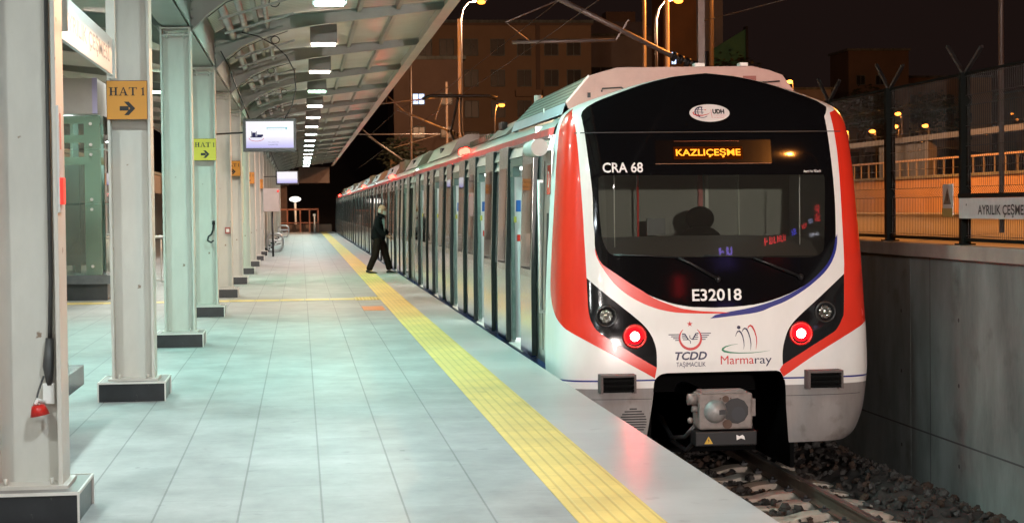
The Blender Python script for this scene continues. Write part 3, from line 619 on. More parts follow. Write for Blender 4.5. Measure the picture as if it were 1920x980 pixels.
MB().box(CX + .19, CX + .75, 62, 62.3, 1.55, 2.35).build("case", mat("grey cabinet paint", (.35, .34, .34), .5, var=.1), t, bevel=.01)
MB().tube([(CX + .5, 62.15, 0), (CX + .5, 62.15, 1.55)], .035, 8).build("stand", M_iron, t)
MB().ball((CX + .70, 61.99, 2.25), .04).build("lamp", mat("red signal lens", (.5, .02, .02), .3), t)

# ------------------------------------------------------------------ dark stone bench beside the nearest column
t = thing("stone_bench", (-1.95, 13, 0), "low dark stone bench with an overhanging slab between the two nearest columns", "bench")
MB().box(-2.35, -1.665, 11.3, 13.97, .30, .45).build("slab", mat("polished grey stone", (.10, .11, .12), .22, var=.25, vscale=7), t, bevel=.006)
MB().box(-2.25, -1.80, 11.45, 13.80, 0, .30).build("base", mat("grey stone", (.13, .14, .15), .35, var=.25, vscale=7), t)
# metal benches with looped ends farther along
M_bmetal = mat("bench metal", (.45, .44, .45), .35, .7, var=.15)
def metal_bench(y, label):
    t = thing("metal_bench", (-1.0, y, 0), label, "bench", "metal benches with looped ends")
    for yy in (y, y + 1.7):
        g = MB(); pts = []
        for j in range(25):
            a = 2 * math.pi * j / 24; pts.append((-.98 + .30 * math.copysign(abs(math.cos(a)) ** .6, math.cos(a)), yy, .36 + .33 * math.copysign(abs(math.sin(a)) ** .6, math.sin(a))))
        g.tube(pts, .035, 8, caps=False); g.bar((-1.25, yy, .42), (-.72, yy, .42), .05, .04); g.bar((-1.2, yy, .2), (-.76, yy, .3), .03, .03); g.build("loop_end", M_bmetal, t)
    g = MB()
    for i in range(6): g.box(-1.22 + i * .085, -1.155 + i * .085, y, y + 1.7, .43, .455)
    g.build("seat", M_bmetal, t)
    g = MB()
    for i in range(4): g.box(-1.27, -1.25, y, y + 1.7, .52 + i * .08, .575 + i * .08)
    g.build("backrest", M_bmetal, t)
metal_bench(69.0, "nearer metal bench with looped ends beside the distant columns")
metal_bench(104, "farther metal bench with looped ends near the platform end")

# ------------------------------------------------------------------ glass lift behind the columns
M_green = mat("lift green steel", (.55, .74, .66), .35, var=.08)
M_gglass = glass("green glass", (.84, .98, .92), 0.02, 1.6, haze=.22)
t = thing("glass_lift", (-4.7, 34.5, 0), "green glass lift shaft on a dark stone base behind the columns", "lift")
MB().box(-6.2, -3.52, 33.3, 36.2, 0, .30).build("base", mat("dark lift base", (.05, .052, .055), .35, var=.3), t)
MB().box(-6.25, -3.46, 33.25, 36.25, .30, .46).build("base_ledge", mat("grey stone", (.13, .14, .15), .35), t)
g = MB()
for x, hw_ in ((-5.9, .09), (-4.42, .05), (-3.77, .14)):
    for y in (33.5, 36.0): g.box(x - hw_, x + hw_, y - .05, y + .05, .46, 3.38)
for z in (2.55, 2.95, 3.30): g.box(-5.9, -3.61, 33.46, 33.50, z - .07, z + .07).box(-3.65, -3.61, 33.5, 36.0, z - .07, z + .07)
g.build("frame", M_green, t)
MB().box(-6.0, -3.60, 33.36, 33.375, .46, 1.75).box(-6.0, -3.60, 33.36, 33.375, 1.765, 2.75).box(-6.0, -3.60, 33.36, 33.375, 2.765, 3.36).box(-3.555, -3.54, 33.4, 36, .46, 1.75).box(-3.555, -3.54, 33.4, 36, 1.765, 2.75).box(-3.555, -3.54, 33.4, 36, 2.765, 3.36).build("glazing", M_gglass, t)
g = MB()
for z in (.62, 1.66, 1.84, 2.66, 2.84, 3.22):
    for x in (-3.78, -4.3): g.tube([(x, 33.33, z), (x, 33.36, z)], .03, 8)
g.build("glass_fixing", M_trim, t)
MB().box(-4.75, -4.55, 34.6, 34.8, .46, 3.38).box(-4.25, -4.15, 34.6, 34.7, .46, 3.38).box(-5.4, -4.1, 34.9, 35.8, .6, 2.6).bar((-4.5, 34.3, .5), (-4.1, 34.3, 1.3), .05).box(-4.35, -4.0, 34.2, 34.4, .7, .82).build("lift_car", mat("lift machinery", (.02, .04, .035), .5), t)
MB().box(-5.2, -4.2, 34.0, 34.5, 3.34, 3.38).build("lift_lamp", emis("lift lamp", (.85, 1, .93), 12.0), t)
ld = bpy.data.lights.new("lamp_light", 'AREA'); ld.shape = 'SQUARE'; ld.size = .5; ld.energy = 70; ld.color = (.85, 1, .93); lo = bpy.data.objects.new("lamp_light", ld); link(lo, t); lo.location = (0, -.3, 3.32)
MB().box(-6.1, -3.66, 33.32, 36.1, 3.40, 4.05).build("header", mat("pinkish panel", (.50, .44, .42), .45, var=.08), t)
MB().box(-3.73, -3.64, 33.27, 33.32, 3.40, 4.05).build("corner_strip", mat("lilac strip", (.48, .42, .66), .4), t)
# railings and back wall behind the columns
def railing(x0, y0, x1, y1, h, label, m, dens=.14, z0=0.0, nm="railing"):
    t = thing(nm, ((x0 + x1) / 2, (y0 + y1) / 2, z0), label, "railing"); L_ = math.hypot(x1 - x0, y1 - y0); n = max(2, int(L_ / dens)); P = lambda s, z: (x0 + (x1 - x0) * s, y0 + (y1 - y0) * s, z0 + z)
    MB().tube([P(0, h), P(1, h)], .03, 8).build("handrail", m, t); g = MB()
    for i in range(n + 1): g.tube([P(i / n, .05), P(i / n, h)], .011 if i % 8 else .024, 6)
    g.tube([P(0, .1), P(1, .1)], .015, 6); g.build("baluster", m, t); return t
railing(-3.9, 40, -2.35, 40, 1.05, "metal railing across the platform behind the lift", M_trim)
railing(-2.4, 40.1, -2.4, 58, 1.05, "metal railing running along the platform behind the columns", M_trim, .3)
bw = thing("station_building", (-9.5, 60, 0), "beige station building wall beyond the far side of the platform", "building")
MB().box(-11.5, -9.0, 28, 120, 0, 3.9).build("wall", mat("beige render", (.40, .32, .26), .8, var=.15), bw)
g = MB()
for i in range(14): g.box(-9.02, -8.98, 31 + i * 6, 34 + i * 6, .9, 2.4)
g.build("window", mat("dark window glass", (.02, .022, .025), .1), bw)
MB().box(-11.5, -8.9, 28, 120, 3.9, 4.05).build("roof", M_rib, bw)
# platform end: low barrier, railing, bollard lamp, wall
M_endr = mat("orange painted rail", (.30, .12, .07), .5)  # even orange base colour for the rails
t = thing("end_barrier", (.6, 127, 0), "orange railing across the far end of the platform", "railing")
g = MB()
for x in (-1.7, -.9, 0.0, .65, 1.25): g.box(x - .05, x + .05, 126.9, 127.0, 0.0, 1.62)
g.box(-1.7, 1.3, 126.9, 127.0, 1.56, 1.66).box(-1.7, 1.3, 126.92, 126.98, .62, .70); g.build("rail", M_endr, t)
MB().box(-6, 2.2, 127.2, 127.6, 0, .55).build("kerb", mat("brown kerb", (.16, .10, .07), .8), t)
t = thing("end_post", (1.0, 122, 0), "thin grey post standing on the platform near the end railing", "post")
MB().tube([(.95, 122, 0), (.95, 122, 1.25)], .05, 8).build("pole", M_trim, t); MB().box(.85, 1.05, 121.95, 122.05, 1.15, 1.3).build("plate", M_trim, t)
t = thing("globe_lamp", (-.35, 130, 0), "small white mushroom lamp glowing beyond the platform end", "lamp")
MB().tube([(-.35, 130, -1.6), (-.35, 130, 2.2)], .08, 8).build("pole", M_cream, t); MB().ball((-.35, 130, 2.35), .42, squash=(1, 1, .45)).build("shade", emis("white globe", (1, .95, .85), 2.5), t)
t = thing("brick_hut", (-2.2, 131, 0), "brown brick hut at the end of the platform behind the column row", "hut")
MB().box(-5.0, -.95, 129.5, 134, -1.5, 3.35).build("wall", mat("brown brick", (.075, .045, .032), .85, var=.3, vscale=5, bump=.2), t); MB().box(-5.2, -.8, 129.3, 134.2, 3.35, 3.5).build("roof", M_iron, t)
POLY={"mask":[[-2.277,2.681],[-2.277,2.681],[-2.277,2.673],[-2.277,2.668],[-2.277,2.667],[-2.277,2.666],[-2.277,2.667],[-2.277,2.67],[-2.277,2.675],[-2.277,2.682],[-2.277,2.77],[-1.724,2.872],[-1.616,2.911],[-1.485,2.93],[-1.312,2.939],[-1.088,2.947],[1.099,2.944],[1.233,2.938],[1.355,2.931],[1.424,2.919],[1.474,2.904],[1.5,2.885],[1.53,2.862],[1.553,2.834],[1.569,2.805],[1.581,2.774],[1.475,2.737],[1.4,2.703],[1.373,2.677],[1.362,2.655],[1.359,2.633],[1.302,2.591],[1.278,2.55],[1.261,2.497],[1.245,2.427],[1.239,2.346],[1.235,2.252],[1.232,2.141],[1.231,2.018],[1.231,1.9],[1.229,1.794],[1.227,1.693],[1.223,1.594],[1.216,1.492],[1.208,1.393],[1.2,1.311],[1.194,1.258],[1.188,1.224],[1.177,1.188],[1.16,1.142],[1.14,1.096],[1.117,1.052],[1.091,1.016],[1.061,0.982],[1.023,0.946],[0.974,0.903],[0.917,0.858],[0.851,0.814],[0.774,0.772],[0.689,0.732],[0.602,0.698],[0.515,0.669],[0.426,0.645],[0.332,0.627],[0.229,0.616],[0.121,0.609],[0.027,0.606],[-0.044,0.605],[-0.101,0.607],[-0.154,0.61],[-0.204,0.612],[-0.25,0.614],[-0.298,0.619],[-0.351,0.628],[-0.405,0.639],[-0.46,0.653],[-0.515,0.67],[-0.57,0.69],[-0.623,0.711],[-0.671,0.734],[-0.716,0.758],[-0.757,0.783],[-0.795,0.806],[-0.83,0.83],[-0.865,0.854],[-0.902,0.88],[-0.938,0.906],[-0.974,0.931],[-1.007,0.954],[-1.039,0.975],[-1.069,0.995],[-1.094,1.014],[-1.117,1.032],[-1.137,1.051],[-1.153,1.073],[-1.167,1.097],[-1.178,1.122],[-1.187,1.146],[-1.195,1.171],[-1.2,1.2],[-1.204,1.235],[-1.206,1.275],[-1.209,1.321],[-1.214,1.371],[-1.221,1.428],[-1.227,1.494],[-1.231,1.57],[-1.234,1.656],[-1.241,1.752],[-1.256,1.861],[-1.274,1.981],[-1.294,2.096],[-1.313,2.206],[-1.334,2.312],[-1.357,2.402],[-1.389,2.469],[-1.428,2.519],[-1.482,2.56],[-1.553,2.59],[-1.662,2.612]],"glass":[[-1.135,1.919],[-1.066,1.919],[-0.996,1.919],[-0.765,1.917],[-0.259,1.914],[0.416,1.91],[1.103,1.907],[1.116,1.906],[1.128,1.906],[1.134,1.877],[1.13,1.806],[1.122,1.707],[1.11,1.595],[1.097,1.473],[1.082,1.339],[1.067,1.205],[1.062,1.185],[1.057,1.165],[1.049,1.147],[1.037,1.132],[1.021,1.119],[1.002,1.108],[0.98,1.099],[0.954,1.093],[0.93,1.088],[0.909,1.086],[0.889,1.085],[0.868,1.084],[0.54,1.091],[0.213,1.097],[-0.102,1.103],[-0.4,1.11],[-0.687,1.117],[-0.972,1.124],[-0.995,1.129],[-1.018,1.134],[-1.039,1.141],[-1.055,1.15],[-1.068,1.162],[-1.08,1.178],[-1.094,1.199],[-1.106,1.225],[-1.118,1.252],[-1.126,1.272],[-1.132,1.293],[-1.14,1.336],[-1.151,1.417],[-1.163,1.52],[-1.172,1.619],[-1.178,1.711],[-1.181,1.797],[-1.182,1.862],[-1.181,1.891],[-1.178,1.899],[-1.172,1.904],[-1.162,1.911],[-1.149,1.915]],"red_left":[[-0.623,0.03],[-0.661,0.054],[-0.699,0.077],[-0.747,0.108],[-0.811,0.148],[-0.885,0.196],[-0.957,0.242],[-1.029,0.289],[-1.099,0.334],[-1.155,0.375],[-1.19,0.408],[-1.21,0.436],[-1.226,0.466],[-1.241,0.499],[-1.25,0.534],[-1.258,0.574],[-1.263,0.622],[-1.266,0.675],[-1.268,0.731],[-1.272,0.79],[-1.275,0.851],[-1.279,0.913],[-1.283,0.982],[-1.287,1.05],[-1.293,1.122],[-1.3,1.205],[-1.309,1.291],[-1.316,1.364],[-1.319,1.404],[-1.32,1.431],[-1.325,1.481],[-1.335,1.574],[-1.347,1.69],[-1.36,1.806],[-1.372,1.916],[-1.386,2.027],[-1.4,2.129],[-1.414,2.221],[-1.43,2.305],[-1.45,2.378],[-1.478,2.438],[-1.521,2.487],[-1.62,2.55],[-1.8,2.6],[-1.9,2.6],[-2.05,2.56],[-2.12,2.5],[-2.12,2.5],[-2.12,1.9],[-2.12,1.815],[-2.12,1.705],[-2.12,1.594],[-2.12,1.48],[-2.12,1.352],[-2.12,1.219],[-2.12,1.109],[-2.12,1.038],[-2.12,0.989],[-2.12,0.94],[-2.12,0.884],[-2.12,0.829],[-2.109,0.776],[-2.074,0.726],[-2.026,0.679],[-1.962,0.634],[-1.886,0.592],[-1.805,0.551],[-1.727,0.515],[-1.653,0.483],[-1.592,0.454],[-1.544,0.428],[-1.504,0.408],[-1.468,0.393],[-1.435,0.377],[-1.38,0.35],[-1.318,0.319],[-1.255,0.284],[-1.194,0.25],[-1.129,0.213],[-1.052,0.169],[-0.946,0.107],[-0.827,0.038],[-0.733,-0.018],[-0.687,-0.046],[-0.665,-0.06],[-0.644,-0.074]],"lamp_left":[[-1.279,0.913],[-1.231,0.872],[-1.185,0.83],[-1.136,0.788],[-1.083,0.743],[-1.028,0.698],[-0.975,0.655],[-0.928,0.615],[-0.883,0.578],[-0.843,0.544],[-0.809,0.513],[-0.778,0.486],[-0.751,0.459],[-0.727,0.432],[-0.705,0.404],[-0.686,0.375],[-0.669,0.343],[-0.654,0.31],[-0.643,0.278],[-0.634,0.247],[-0.628,0.217],[-0.624,0.181],[-0.622,0.135],[-0.623,0.083],[-0.623,0.03],[-0.661,0.054],[-0.699,0.077],[-0.747,0.108],[-0.811,0.148],[-0.885,0.196],[-0.957,0.242],[-1.029,0.289],[-1.099,0.334],[-1.155,0.375],[-1.19,0.408],[-1.21,0.436],[-1.226,0.466],[-1.241,0.499],[-1.25,0.534],[-1.258,0.574],[-1.263,0.622],[-1.266,0.675],[-1.268,0.731],[-1.272,0.79],[-1.275,0.851]],"lamp_right":[[1.255,0.915],[1.245,0.785],[1.235,0.655],[1.226,0.556],[1.219,0.509],[1.212,0.492],[1.2,0.473],[1.181,0.438],[1.158,0.402],[1.132,0.37],[1.118,0.355],[1.101,0.344],[1.042,0.31],[0.914,0.234],[0.749,0.134],[0.587,0.034],[0.586,0.064],[0.585,0.095],[0.586,0.125],[0.588,0.156],[0.592,0.188],[0.598,0.223],[0.609,0.264],[0.622,0.308],[0.638,0.348],[0.655,0.381],[0.674,0.411],[0.7,0.443],[0.733,0.477],[0.772,0.512],[0.818,0.552],[0.871,0.596],[0.931,0.646],[0.998,0.702],[1.075,0.768],[1.163,0.841]],"swoosh_red":[[-1.2,1.2],[-1.194,1.174],[-1.187,1.147],[-1.178,1.122],[-1.167,1.097],[-1.153,1.073],[-1.137,1.051],[-1.117,1.032],[-1.094,1.014],[-1.069,0.995],[-1.039,0.975],[-1.007,0.954],[-0.974,0.931],[-0.939,0.906],[-0.903,0.88],[-0.865,0.854],[-0.826,0.828],[-0.785,0.802],[-0.744,0.776],[-0.706,0.75],[-0.668,0.724],[-0.623,0.697],[-0.563,0.67],[-0.495,0.642],[-0.433,0.619],[-0.385,0.604],[-0.343,0.594],[-0.299,0.586],[-0.256,0.579],[-0.211,0.573],[-0.155,0.568],[-0.081,0.563],[0.005,0.558],[0.091,0.552],[0.01,0.552],[-0.072,0.552],[-0.156,0.553],[-0.25,0.556],[-0.348,0.561],[-0.435,0.569],[-0.506,0.582],[-0.568,0.597],[-0.625,0.614],[-0.677,0.634],[-0.726,0.655],[-0.772,0.679],[-0.819,0.705],[-0.865,0.734],[-0.907,0.764],[-0.945,0.795],[-0.981,0.828],[-1.015,0.864],[-1.048,0.904],[-1.08,0.947],[-1.109,0.99],[-1.136,1.032],[-1.159,1.073],[-1.178,1.111],[-1.189,1.143],[-1.195,1.172]],"swoosh_blue":[[-0.096,0.51],[-0.047,0.522],[0.003,0.534],[0.064,0.547],[0.145,0.561],[0.238,0.576],[0.331,0.595],[0.422,0.618],[0.512,0.644],[0.601,0.676],[0.688,0.714],[0.773,0.757],[0.85,0.801],[0.916,0.846],[0.973,0.893],[1.022,0.938],[1.064,0.98],[1.097,1.02],[1.126,1.061],[1.149,1.103],[1.168,1.146],[1.183,1.188],[1.193,1.227],[1.201,1.266],[1.209,1.304],[1.202,1.265],[1.196,1.225],[1.188,1.187],[1.178,1.154],[1.166,1.123],[1.151,1.092],[1.134,1.06],[1.114,1.027],[1.09,0.995],[1.064,0.964],[1.034,0.933],[0.996,0.899],[0.947,0.859],[0.891,0.816],[0.832,0.775],[0.769,0.736],[0.704,0.699],[0.644,0.668],[0.594,0.646],[0.548,0.63],[0.503,0.614],[0.46,0.596],[0.417,0.578],[0.362,0.563],[0.283,0.55],[0.192,0.54],[0.106,0.531],[0.035,0.523],[-0.031,0.516]],"pocket":[[-0.768,-0.85],[-0.748,-0.635],[-0.714,-0.509],[-0.689,-0.385],[-0.674,-0.283],[-0.666,-0.221],[-0.662,-0.181],[-0.657,-0.141],[-0.655,-0.125],[-0.652,-0.11],[-0.647,-0.095],[-0.639,-0.082],[-0.629,-0.07],[-0.618,-0.059],[-0.607,-0.05],[-0.595,-0.042],[-0.582,-0.036],[-0.565,-0.031],[-0.546,-0.028],[-0.527,-0.024],[0.52,-0.022],[0.533,-0.025],[0.545,-0.028],[0.557,-0.034],[0.567,-0.042],[0.575,-0.053],[0.583,-0.066],[0.59,-0.081],[0.595,-0.097],[0.6,-0.114],[0.604,-0.115],[0.608,-0.117],[0.617,-0.173],[0.635,-0.321],[0.668,-0.526],[0.754,-0.732],[0.774,-0.85]],"red_right":[[0.594,-0.085],[0.575,-0.051],[0.555,-0.017],[0.587,0.034],[0.715,0.123],[0.897,0.229],[1.042,0.31],[1.101,0.344],[1.118,0.355],[1.132,0.37],[1.158,0.402],[1.181,0.438],[1.2,0.473],[1.212,0.492],[1.219,0.509],[1.226,0.556],[1.236,0.662],[1.246,0.798],[1.255,0.915],[1.261,0.976],[1.266,1.016],[1.27,1.09],[1.277,1.226],[1.285,1.396],[1.294,1.563],[1.3,1.722],[1.307,1.88],[1.312,2.021],[1.317,2.141],[1.319,2.244],[1.322,2.335],[1.326,2.411],[1.337,2.475],[1.364,2.538],[1.55,2.58],[1.8,2.6],[1.9,2.6],[2.05,2.56],[2.12,2.5],[2.12,2.5],[2.12,1.9],[2.12,1.815],[2.12,1.705],[2.12,1.594],[2.12,1.48],[2.12,1.352],[2.12,1.219],[2.12,1.109],[2.12,1.038],[2.12,0.989],[2.12,0.94],[2.12,0.884],[2.12,0.829],[2.109,0.776],[2.074,0.726],[2.026,0.679],[1.962,0.634],[1.886,0.592],[1.805,0.551],[1.727,0.515],[1.653,0.483],[1.592,0.454],[1.544,0.428],[1.504,0.408],[1.468,0.393],[1.435,0.377],[1.61,0.453],[1.61,0.438],[1.534,0.43],[1.488,0.418],[1.469,0.409],[1.442,0.399],[1.358,0.369],[1.211,0.299],[1.041,0.206],[0.892,0.118],[0.782,0.047],[0.687,-0.019],[0.594,-0.085]]}# ------------------------------------------------------------------ the train: cab surface
XC, YS, PW = 4.10, 18.15, 6.0
def mono(xs, ys):
    xs = np.array(xs, float); ys = np.array(ys, float); h = np.diff(xs); d = np.diff(ys) / h; m = np.zeros(len(xs)); m[0] = d[0]; m[-1] = d[-1]
    for i in range(1, len(xs) - 1): m[i] = 0 if d[i - 1] * d[i] <= 0 else 2 * d[i - 1] * d[i] / (d[i - 1] + d[i])
    def f(x):
        x = np.clip(np.asarray(x, float), xs[0], xs[-1]); i = np.clip(np.searchsorted(xs, x) - 1, 0, len(xs) - 2)
        t = (x - xs[i]) / h[i]; t2 = t * t; t3 = t2 * t
        return (2 * t3 - 3 * t2 + 1) * ys[i] + (t3 - 2 * t2 + t) * h[i] * m[i] + (-2 * t3 + 3 * t2) * ys[i + 1] + (t3 - t2) * h[i] * m[i + 1]
    return f
WZ = [-.80, -.74, -.66, -.55, -.40, -.2, 0, .5, 1.0, 1.6, 2.1, 2.4, 2.52, 2.60, 2.66, 2.75, 2.83, 2.89, 2.93, 2.95]
WW = [1.1, 1.38, 1.47, 1.52, 1.56, 1.585, 1.6, 1.592, 1.574, 1.535, 1.50, 1.465, 1.42, 1.35, 1.24, 0.99, 0.74, 0.5, 0.27, 0.0]
fW = mono(WZ, WW)
fY0 = mono([-.80, -.4, 0, .3, .6, 1.0, 1.5, 2.0, 2.5, 2.95], [17.25, 17.2, 17.18, 17.2, 17.25, 17.3, 17.36, 17.43, 17.57, 17.8])
_ph = np.linspace(0, np.pi / 2, 4001); _cx = np.sin(_ph) ** (2 / PW); _cy = 1 - np.cos(_ph) ** (2 / PW)
_al = np.concatenate([[0], np.cumsum(np.hypot(np.diff(_cx) * 1.53, np.diff(_cy) * 0.95))]); AL = float(_al[-1])
def surf(a, z, off=0.0):
    a = np.asarray(a, float); z = np.asarray(z, float); aa = np.abs(a); u = np.sign(a) * np.interp(aa, _al, _cx); v = np.interp(aa, _al, _cy); y0 = fY0(z)
    return np.stack([XC + fW(z) * u, y0 + (YS - y0) * v, z + 0 * u], -1)
def front_y(x, z):
    s = min(.999, abs((x - XC) / max(float(fW(z)), 1e-4))); y0 = float(fY0(z)); return y0 + (YS - y0) * (1 - (1 - s ** PW) ** (1 / PW))
def drape(off): return lambda p: Vector((p[0], front_y(p[0], p[2]) - off, p[2]))
TR = thing("commuter_train", (XC, 17.2, -1.05), "white, red and black fronted commuter train standing at the platform with its doors open", "train")
# ---- livery regions in surface coordinates (arc length, height)
POLY["mask"] = [p for p in POLY["mask"] if p[1] < 2.53 and abs(p[0]) < 1.43]
i0 = max(range(len(POLY["mask"])), key=lambda i: (POLY["mask"][i][0] > 0) * POLY["mask"][i][1])
POLY["mask"] = POLY["mask"][i0:] + POLY["mask"][:i0]      # runs right edge (top) -> bottom -> left edge (top)
POLY["mask"] = POLY["mask"] + [(-1.445, 2.56), (-1.44, 2.66), (-1.42, 2.80), (-1.40, 3.02), (1.40, 3.02), (1.42, 2.80), (1.42, 2.66), (1.40, 2.60), (1.34, 2.56)]
def inpoly(pt, P):
    x, z = pt; c = False; j = len(P) - 1
    for i in range(len(P)):
        if (P[i][1] > z) != (P[j][1] > z) and x < (P[j][0] - P[i][0]) * (z - P[i][1]) / (P[j][1] - P[i][1]) + P[i][0]: c = not c
        j = i
    return c
LINES = {"blue_l": [(-2.2, -.105), (-.60, -.098), (-.60, -.082), (-2.2, -.089)], "blue_r": [(.58, -.106), (2.2, -.113), (2.2, -.097), (.58, -.090)],
         "bottom": [(-2.6, -.745), (2.6, -.745), (2.6, -1.0), (-2.6, -1.0)], "skirt": [(-2.6, -.172), (2.6, -.165), (2.6, -1.0), (-2.6, -1.0)]}
def a_of(x, z): u = (x - XC) / float(fW(z)); return math.copysign(float(np.interp(min(abs(u), 1.0), _cx, _al)), u)
_zs = (-.40, -.50, -.58, -.64, -.68, -.72, -.75, -.78, -.80)
POLY["pocket"] = [p for p in POLY["pocket"] if p[1] > -.3]
POLY["pocket"] = [(a_of(XC - .69 - .16 * (-.28 - z), z), z) for z in _zs[::-1]] + POLY["pocket"] + [(a_of(XC + .63 + .10 * (-.20 - z), z), z) for z in _zs]
ORDER = ["bottom", "pocket", "glass", "lamp_left", "lamp_right", "swoosh_red", "swoosh_blue", "mask", "red_left", "red_right", "blue_l", "blue_r", "skirt"]
REG = {**POLY, **LINES}
def inflate(P, d):
    n = len(P); s_ = 1 if sum(P[i][0] * P[(i + 1) % n][1] - P[(i + 1) % n][0] * P[i][1] for i in range(n)) > 0 else -1; o = []
    for i in range(n):
        t_ = Vector((P[(i + 1) % n][0] - P[i - 1][0], P[(i + 1) % n][1] - P[i - 1][1])).normalized() * d * s_; o.append((P[i][0] + t_.y, P[i][1] - t_.x))
    return o
REG["swoosh_blue"] = inflate(POLY["swoosh_blue"], .011); REG["swoosh_red"] = inflate(POLY["swoosh_red"], .004)
def build_cab():
    verts, edges = [], []
    def addloop(P):
        Q = []
        for i in range(len(P)):
            (a0, z0), (a1, z1) = P[i], P[(i + 1) % len(P)]; m = max(1, int(math.hypot(a1 - a0, z1 - z0) / .035))
            Q += [(a0 + (a1 - a0) * t / m, z0 + (z1 - z0) * t / m) for t in range(m)]
        P = Q; b = len(verts); n = len(P)
        for a, z in P: verts.append(Vector((max(-AL, min(AL, a)), max(-.80, min(2.949, z)))))
        for i in range(n): edges.append((b + i, b + (i + 1) % n))
    for k in ORDER: addloop(REG[k])
    addloop([(-AL, -.80), (AL, -.80), (AL, 2.949), (-AL, 2.949)])
    av = list(np.arange(-AL, -1.95, .05)) + list(np.arange(-1.95, -1.15, .022)) + list(np.arange(-1.15, 1.15, .075)) + list(np.arange(1.15, 1.95, .022)) + list(np.arange(1.95, AL, .05)) + [AL]
    zv = list(np.arange(-.80, -.40, .025)) + list(np.arange(-.40, 2.4, .055)) + list(np.arange(2.4, 2.949, .02)) + [2.949]
    for i, a in enumerate(av):
        for j, z in enumerate(zv): verts.append(Vector((a, z)))
    V, E_, F, *_ = delaunay_2d_cdt(verts, edges, [], 0, 1e-5)
    cls = {}
    for f in F:
        c = sum((V[i] for i in f), Vector((0, 0))) / 3
        r = next((k for k in ORDER if inpoly(c, REG[k])), "white"); cls.setdefault(r, []).append(tuple(f))
    A = np.array([v.x for v in V]); Z = np.array([v.y for v in V]); Pn = surf(A, Z); e = 1e-4
    zc = np.clip(Z, -.799, 2.947)
    du = surf(np.clip(A + e, -AL, AL), zc) - surf(np.clip(A - e, -AL, AL), zc); dv = surf(A, zc + e) - surf(A, zc - e); N = np.cross(du, dv); N /= np.maximum(np.linalg.norm(N, axis=1, keepdims=True), 1e-12)
    def piece(name, groups, mats, parent):
        used = sorted({i for gname, _ in groups for f in cls.get(gname, []) for i in f}); mp = {i: k for k, i in enumerate(used)}; off = wloc(parent)
        me = bpy.data.meshes.new(name); fs = []; mi = []
        for gname, m_ in groups:
            for f in cls.get(gname, []): fs.append([mp[i] for i in f]); mi.append(m_)
        me.from_pydata([tuple(Vector(Pn[i]) - off) for i in used], [], fs)
        for m_ in mats: me.materials.append(m_)
        me.polygons.foreach_set("material_index", mi); me.polygons.foreach_set("use_smooth", [True] * len(fs))
        # make faces agree with the analytic outward normal
        bm = bmesh.new(); bm.from_mesh(me); bm.faces.ensure_lookup_table()
        for f in bm.faces:
            nv = sum((Vector(N[used[v.index]]) for v in f.verts), Vector()); 
            if f.normal.dot(nv) < 0: f.normal_flip()
        bm.to_mesh(me); bm.free()
        me.normals_split_custom_set_from_vertices([tuple(N[i]) for i in used])
        o = bpy.data.objects.new(name, me); link(o, parent); return o
    shell = piece("cab_shell", [("white", 0), ("swoosh_red", 1), ("red_left", 1), ("red_right", 1), ("swoosh_blue", 2), ("blue_l", 2), ("blue_r", 2), ("skirt", 3)], [M_white, M_red, M_blue, M_grey], TR)
    piece("front_mask", [("mask", 0)], [mat("black mask paint", (.004, .004, .0045), .06, spec=.3)], TR)
    piece("windscreen", [("glass", 0)], [glass("windscreen glass", (.66, .70, .66), 0.0, 1.1, haze=.022)], TR)
    l = piece("headlight_panel", [("lamp_left", 0)], [M_gloss_black], TR); r = piece("headlight_panel", [("lamp_right", 0)], [M_gloss_black], TR)
    return shell, l, r
shell, PL, PR = build_cab()
# windscreen seal and mask crease
fd = drape(.006)
def ribbon(mb, pts, w, off, mi=0):
    """flat strip on the front surface along x,z points; w may be a list"""
    n = len(pts); ws = w if isinstance(w, (list, tuple)) else [w] * n; f_ = drape(off); v = []
    for i in range(n):
        p = Vector((pts[i][0], 0, pts[i][1])); a = Vector((pts[max(0, i - 1)][0], 0, pts[max(0, i - 1)][1])); b = Vector((pts[min(n - 1, i + 1)][0], 0, pts[min(n - 1, i + 1)][1]))
        d = (b - a).normalized(); nn = Vector((-d.z, 0, d.x)) * ws[i] / 2; v += [f_(p + nn), f_(p - nn)]
    mb.add(v, [(2 * i, 2 * i + 1, 2 * i + 3, 2 * i + 2) for i in range(n - 1)], mi); return mb
ribbon(MB(), [(2.72 + 2.72 * i / 30, 2.345) for i in range(31)], .010, .004).build("crease_trim", mat("grey crease", (.035, .035, .037), .4), TR)
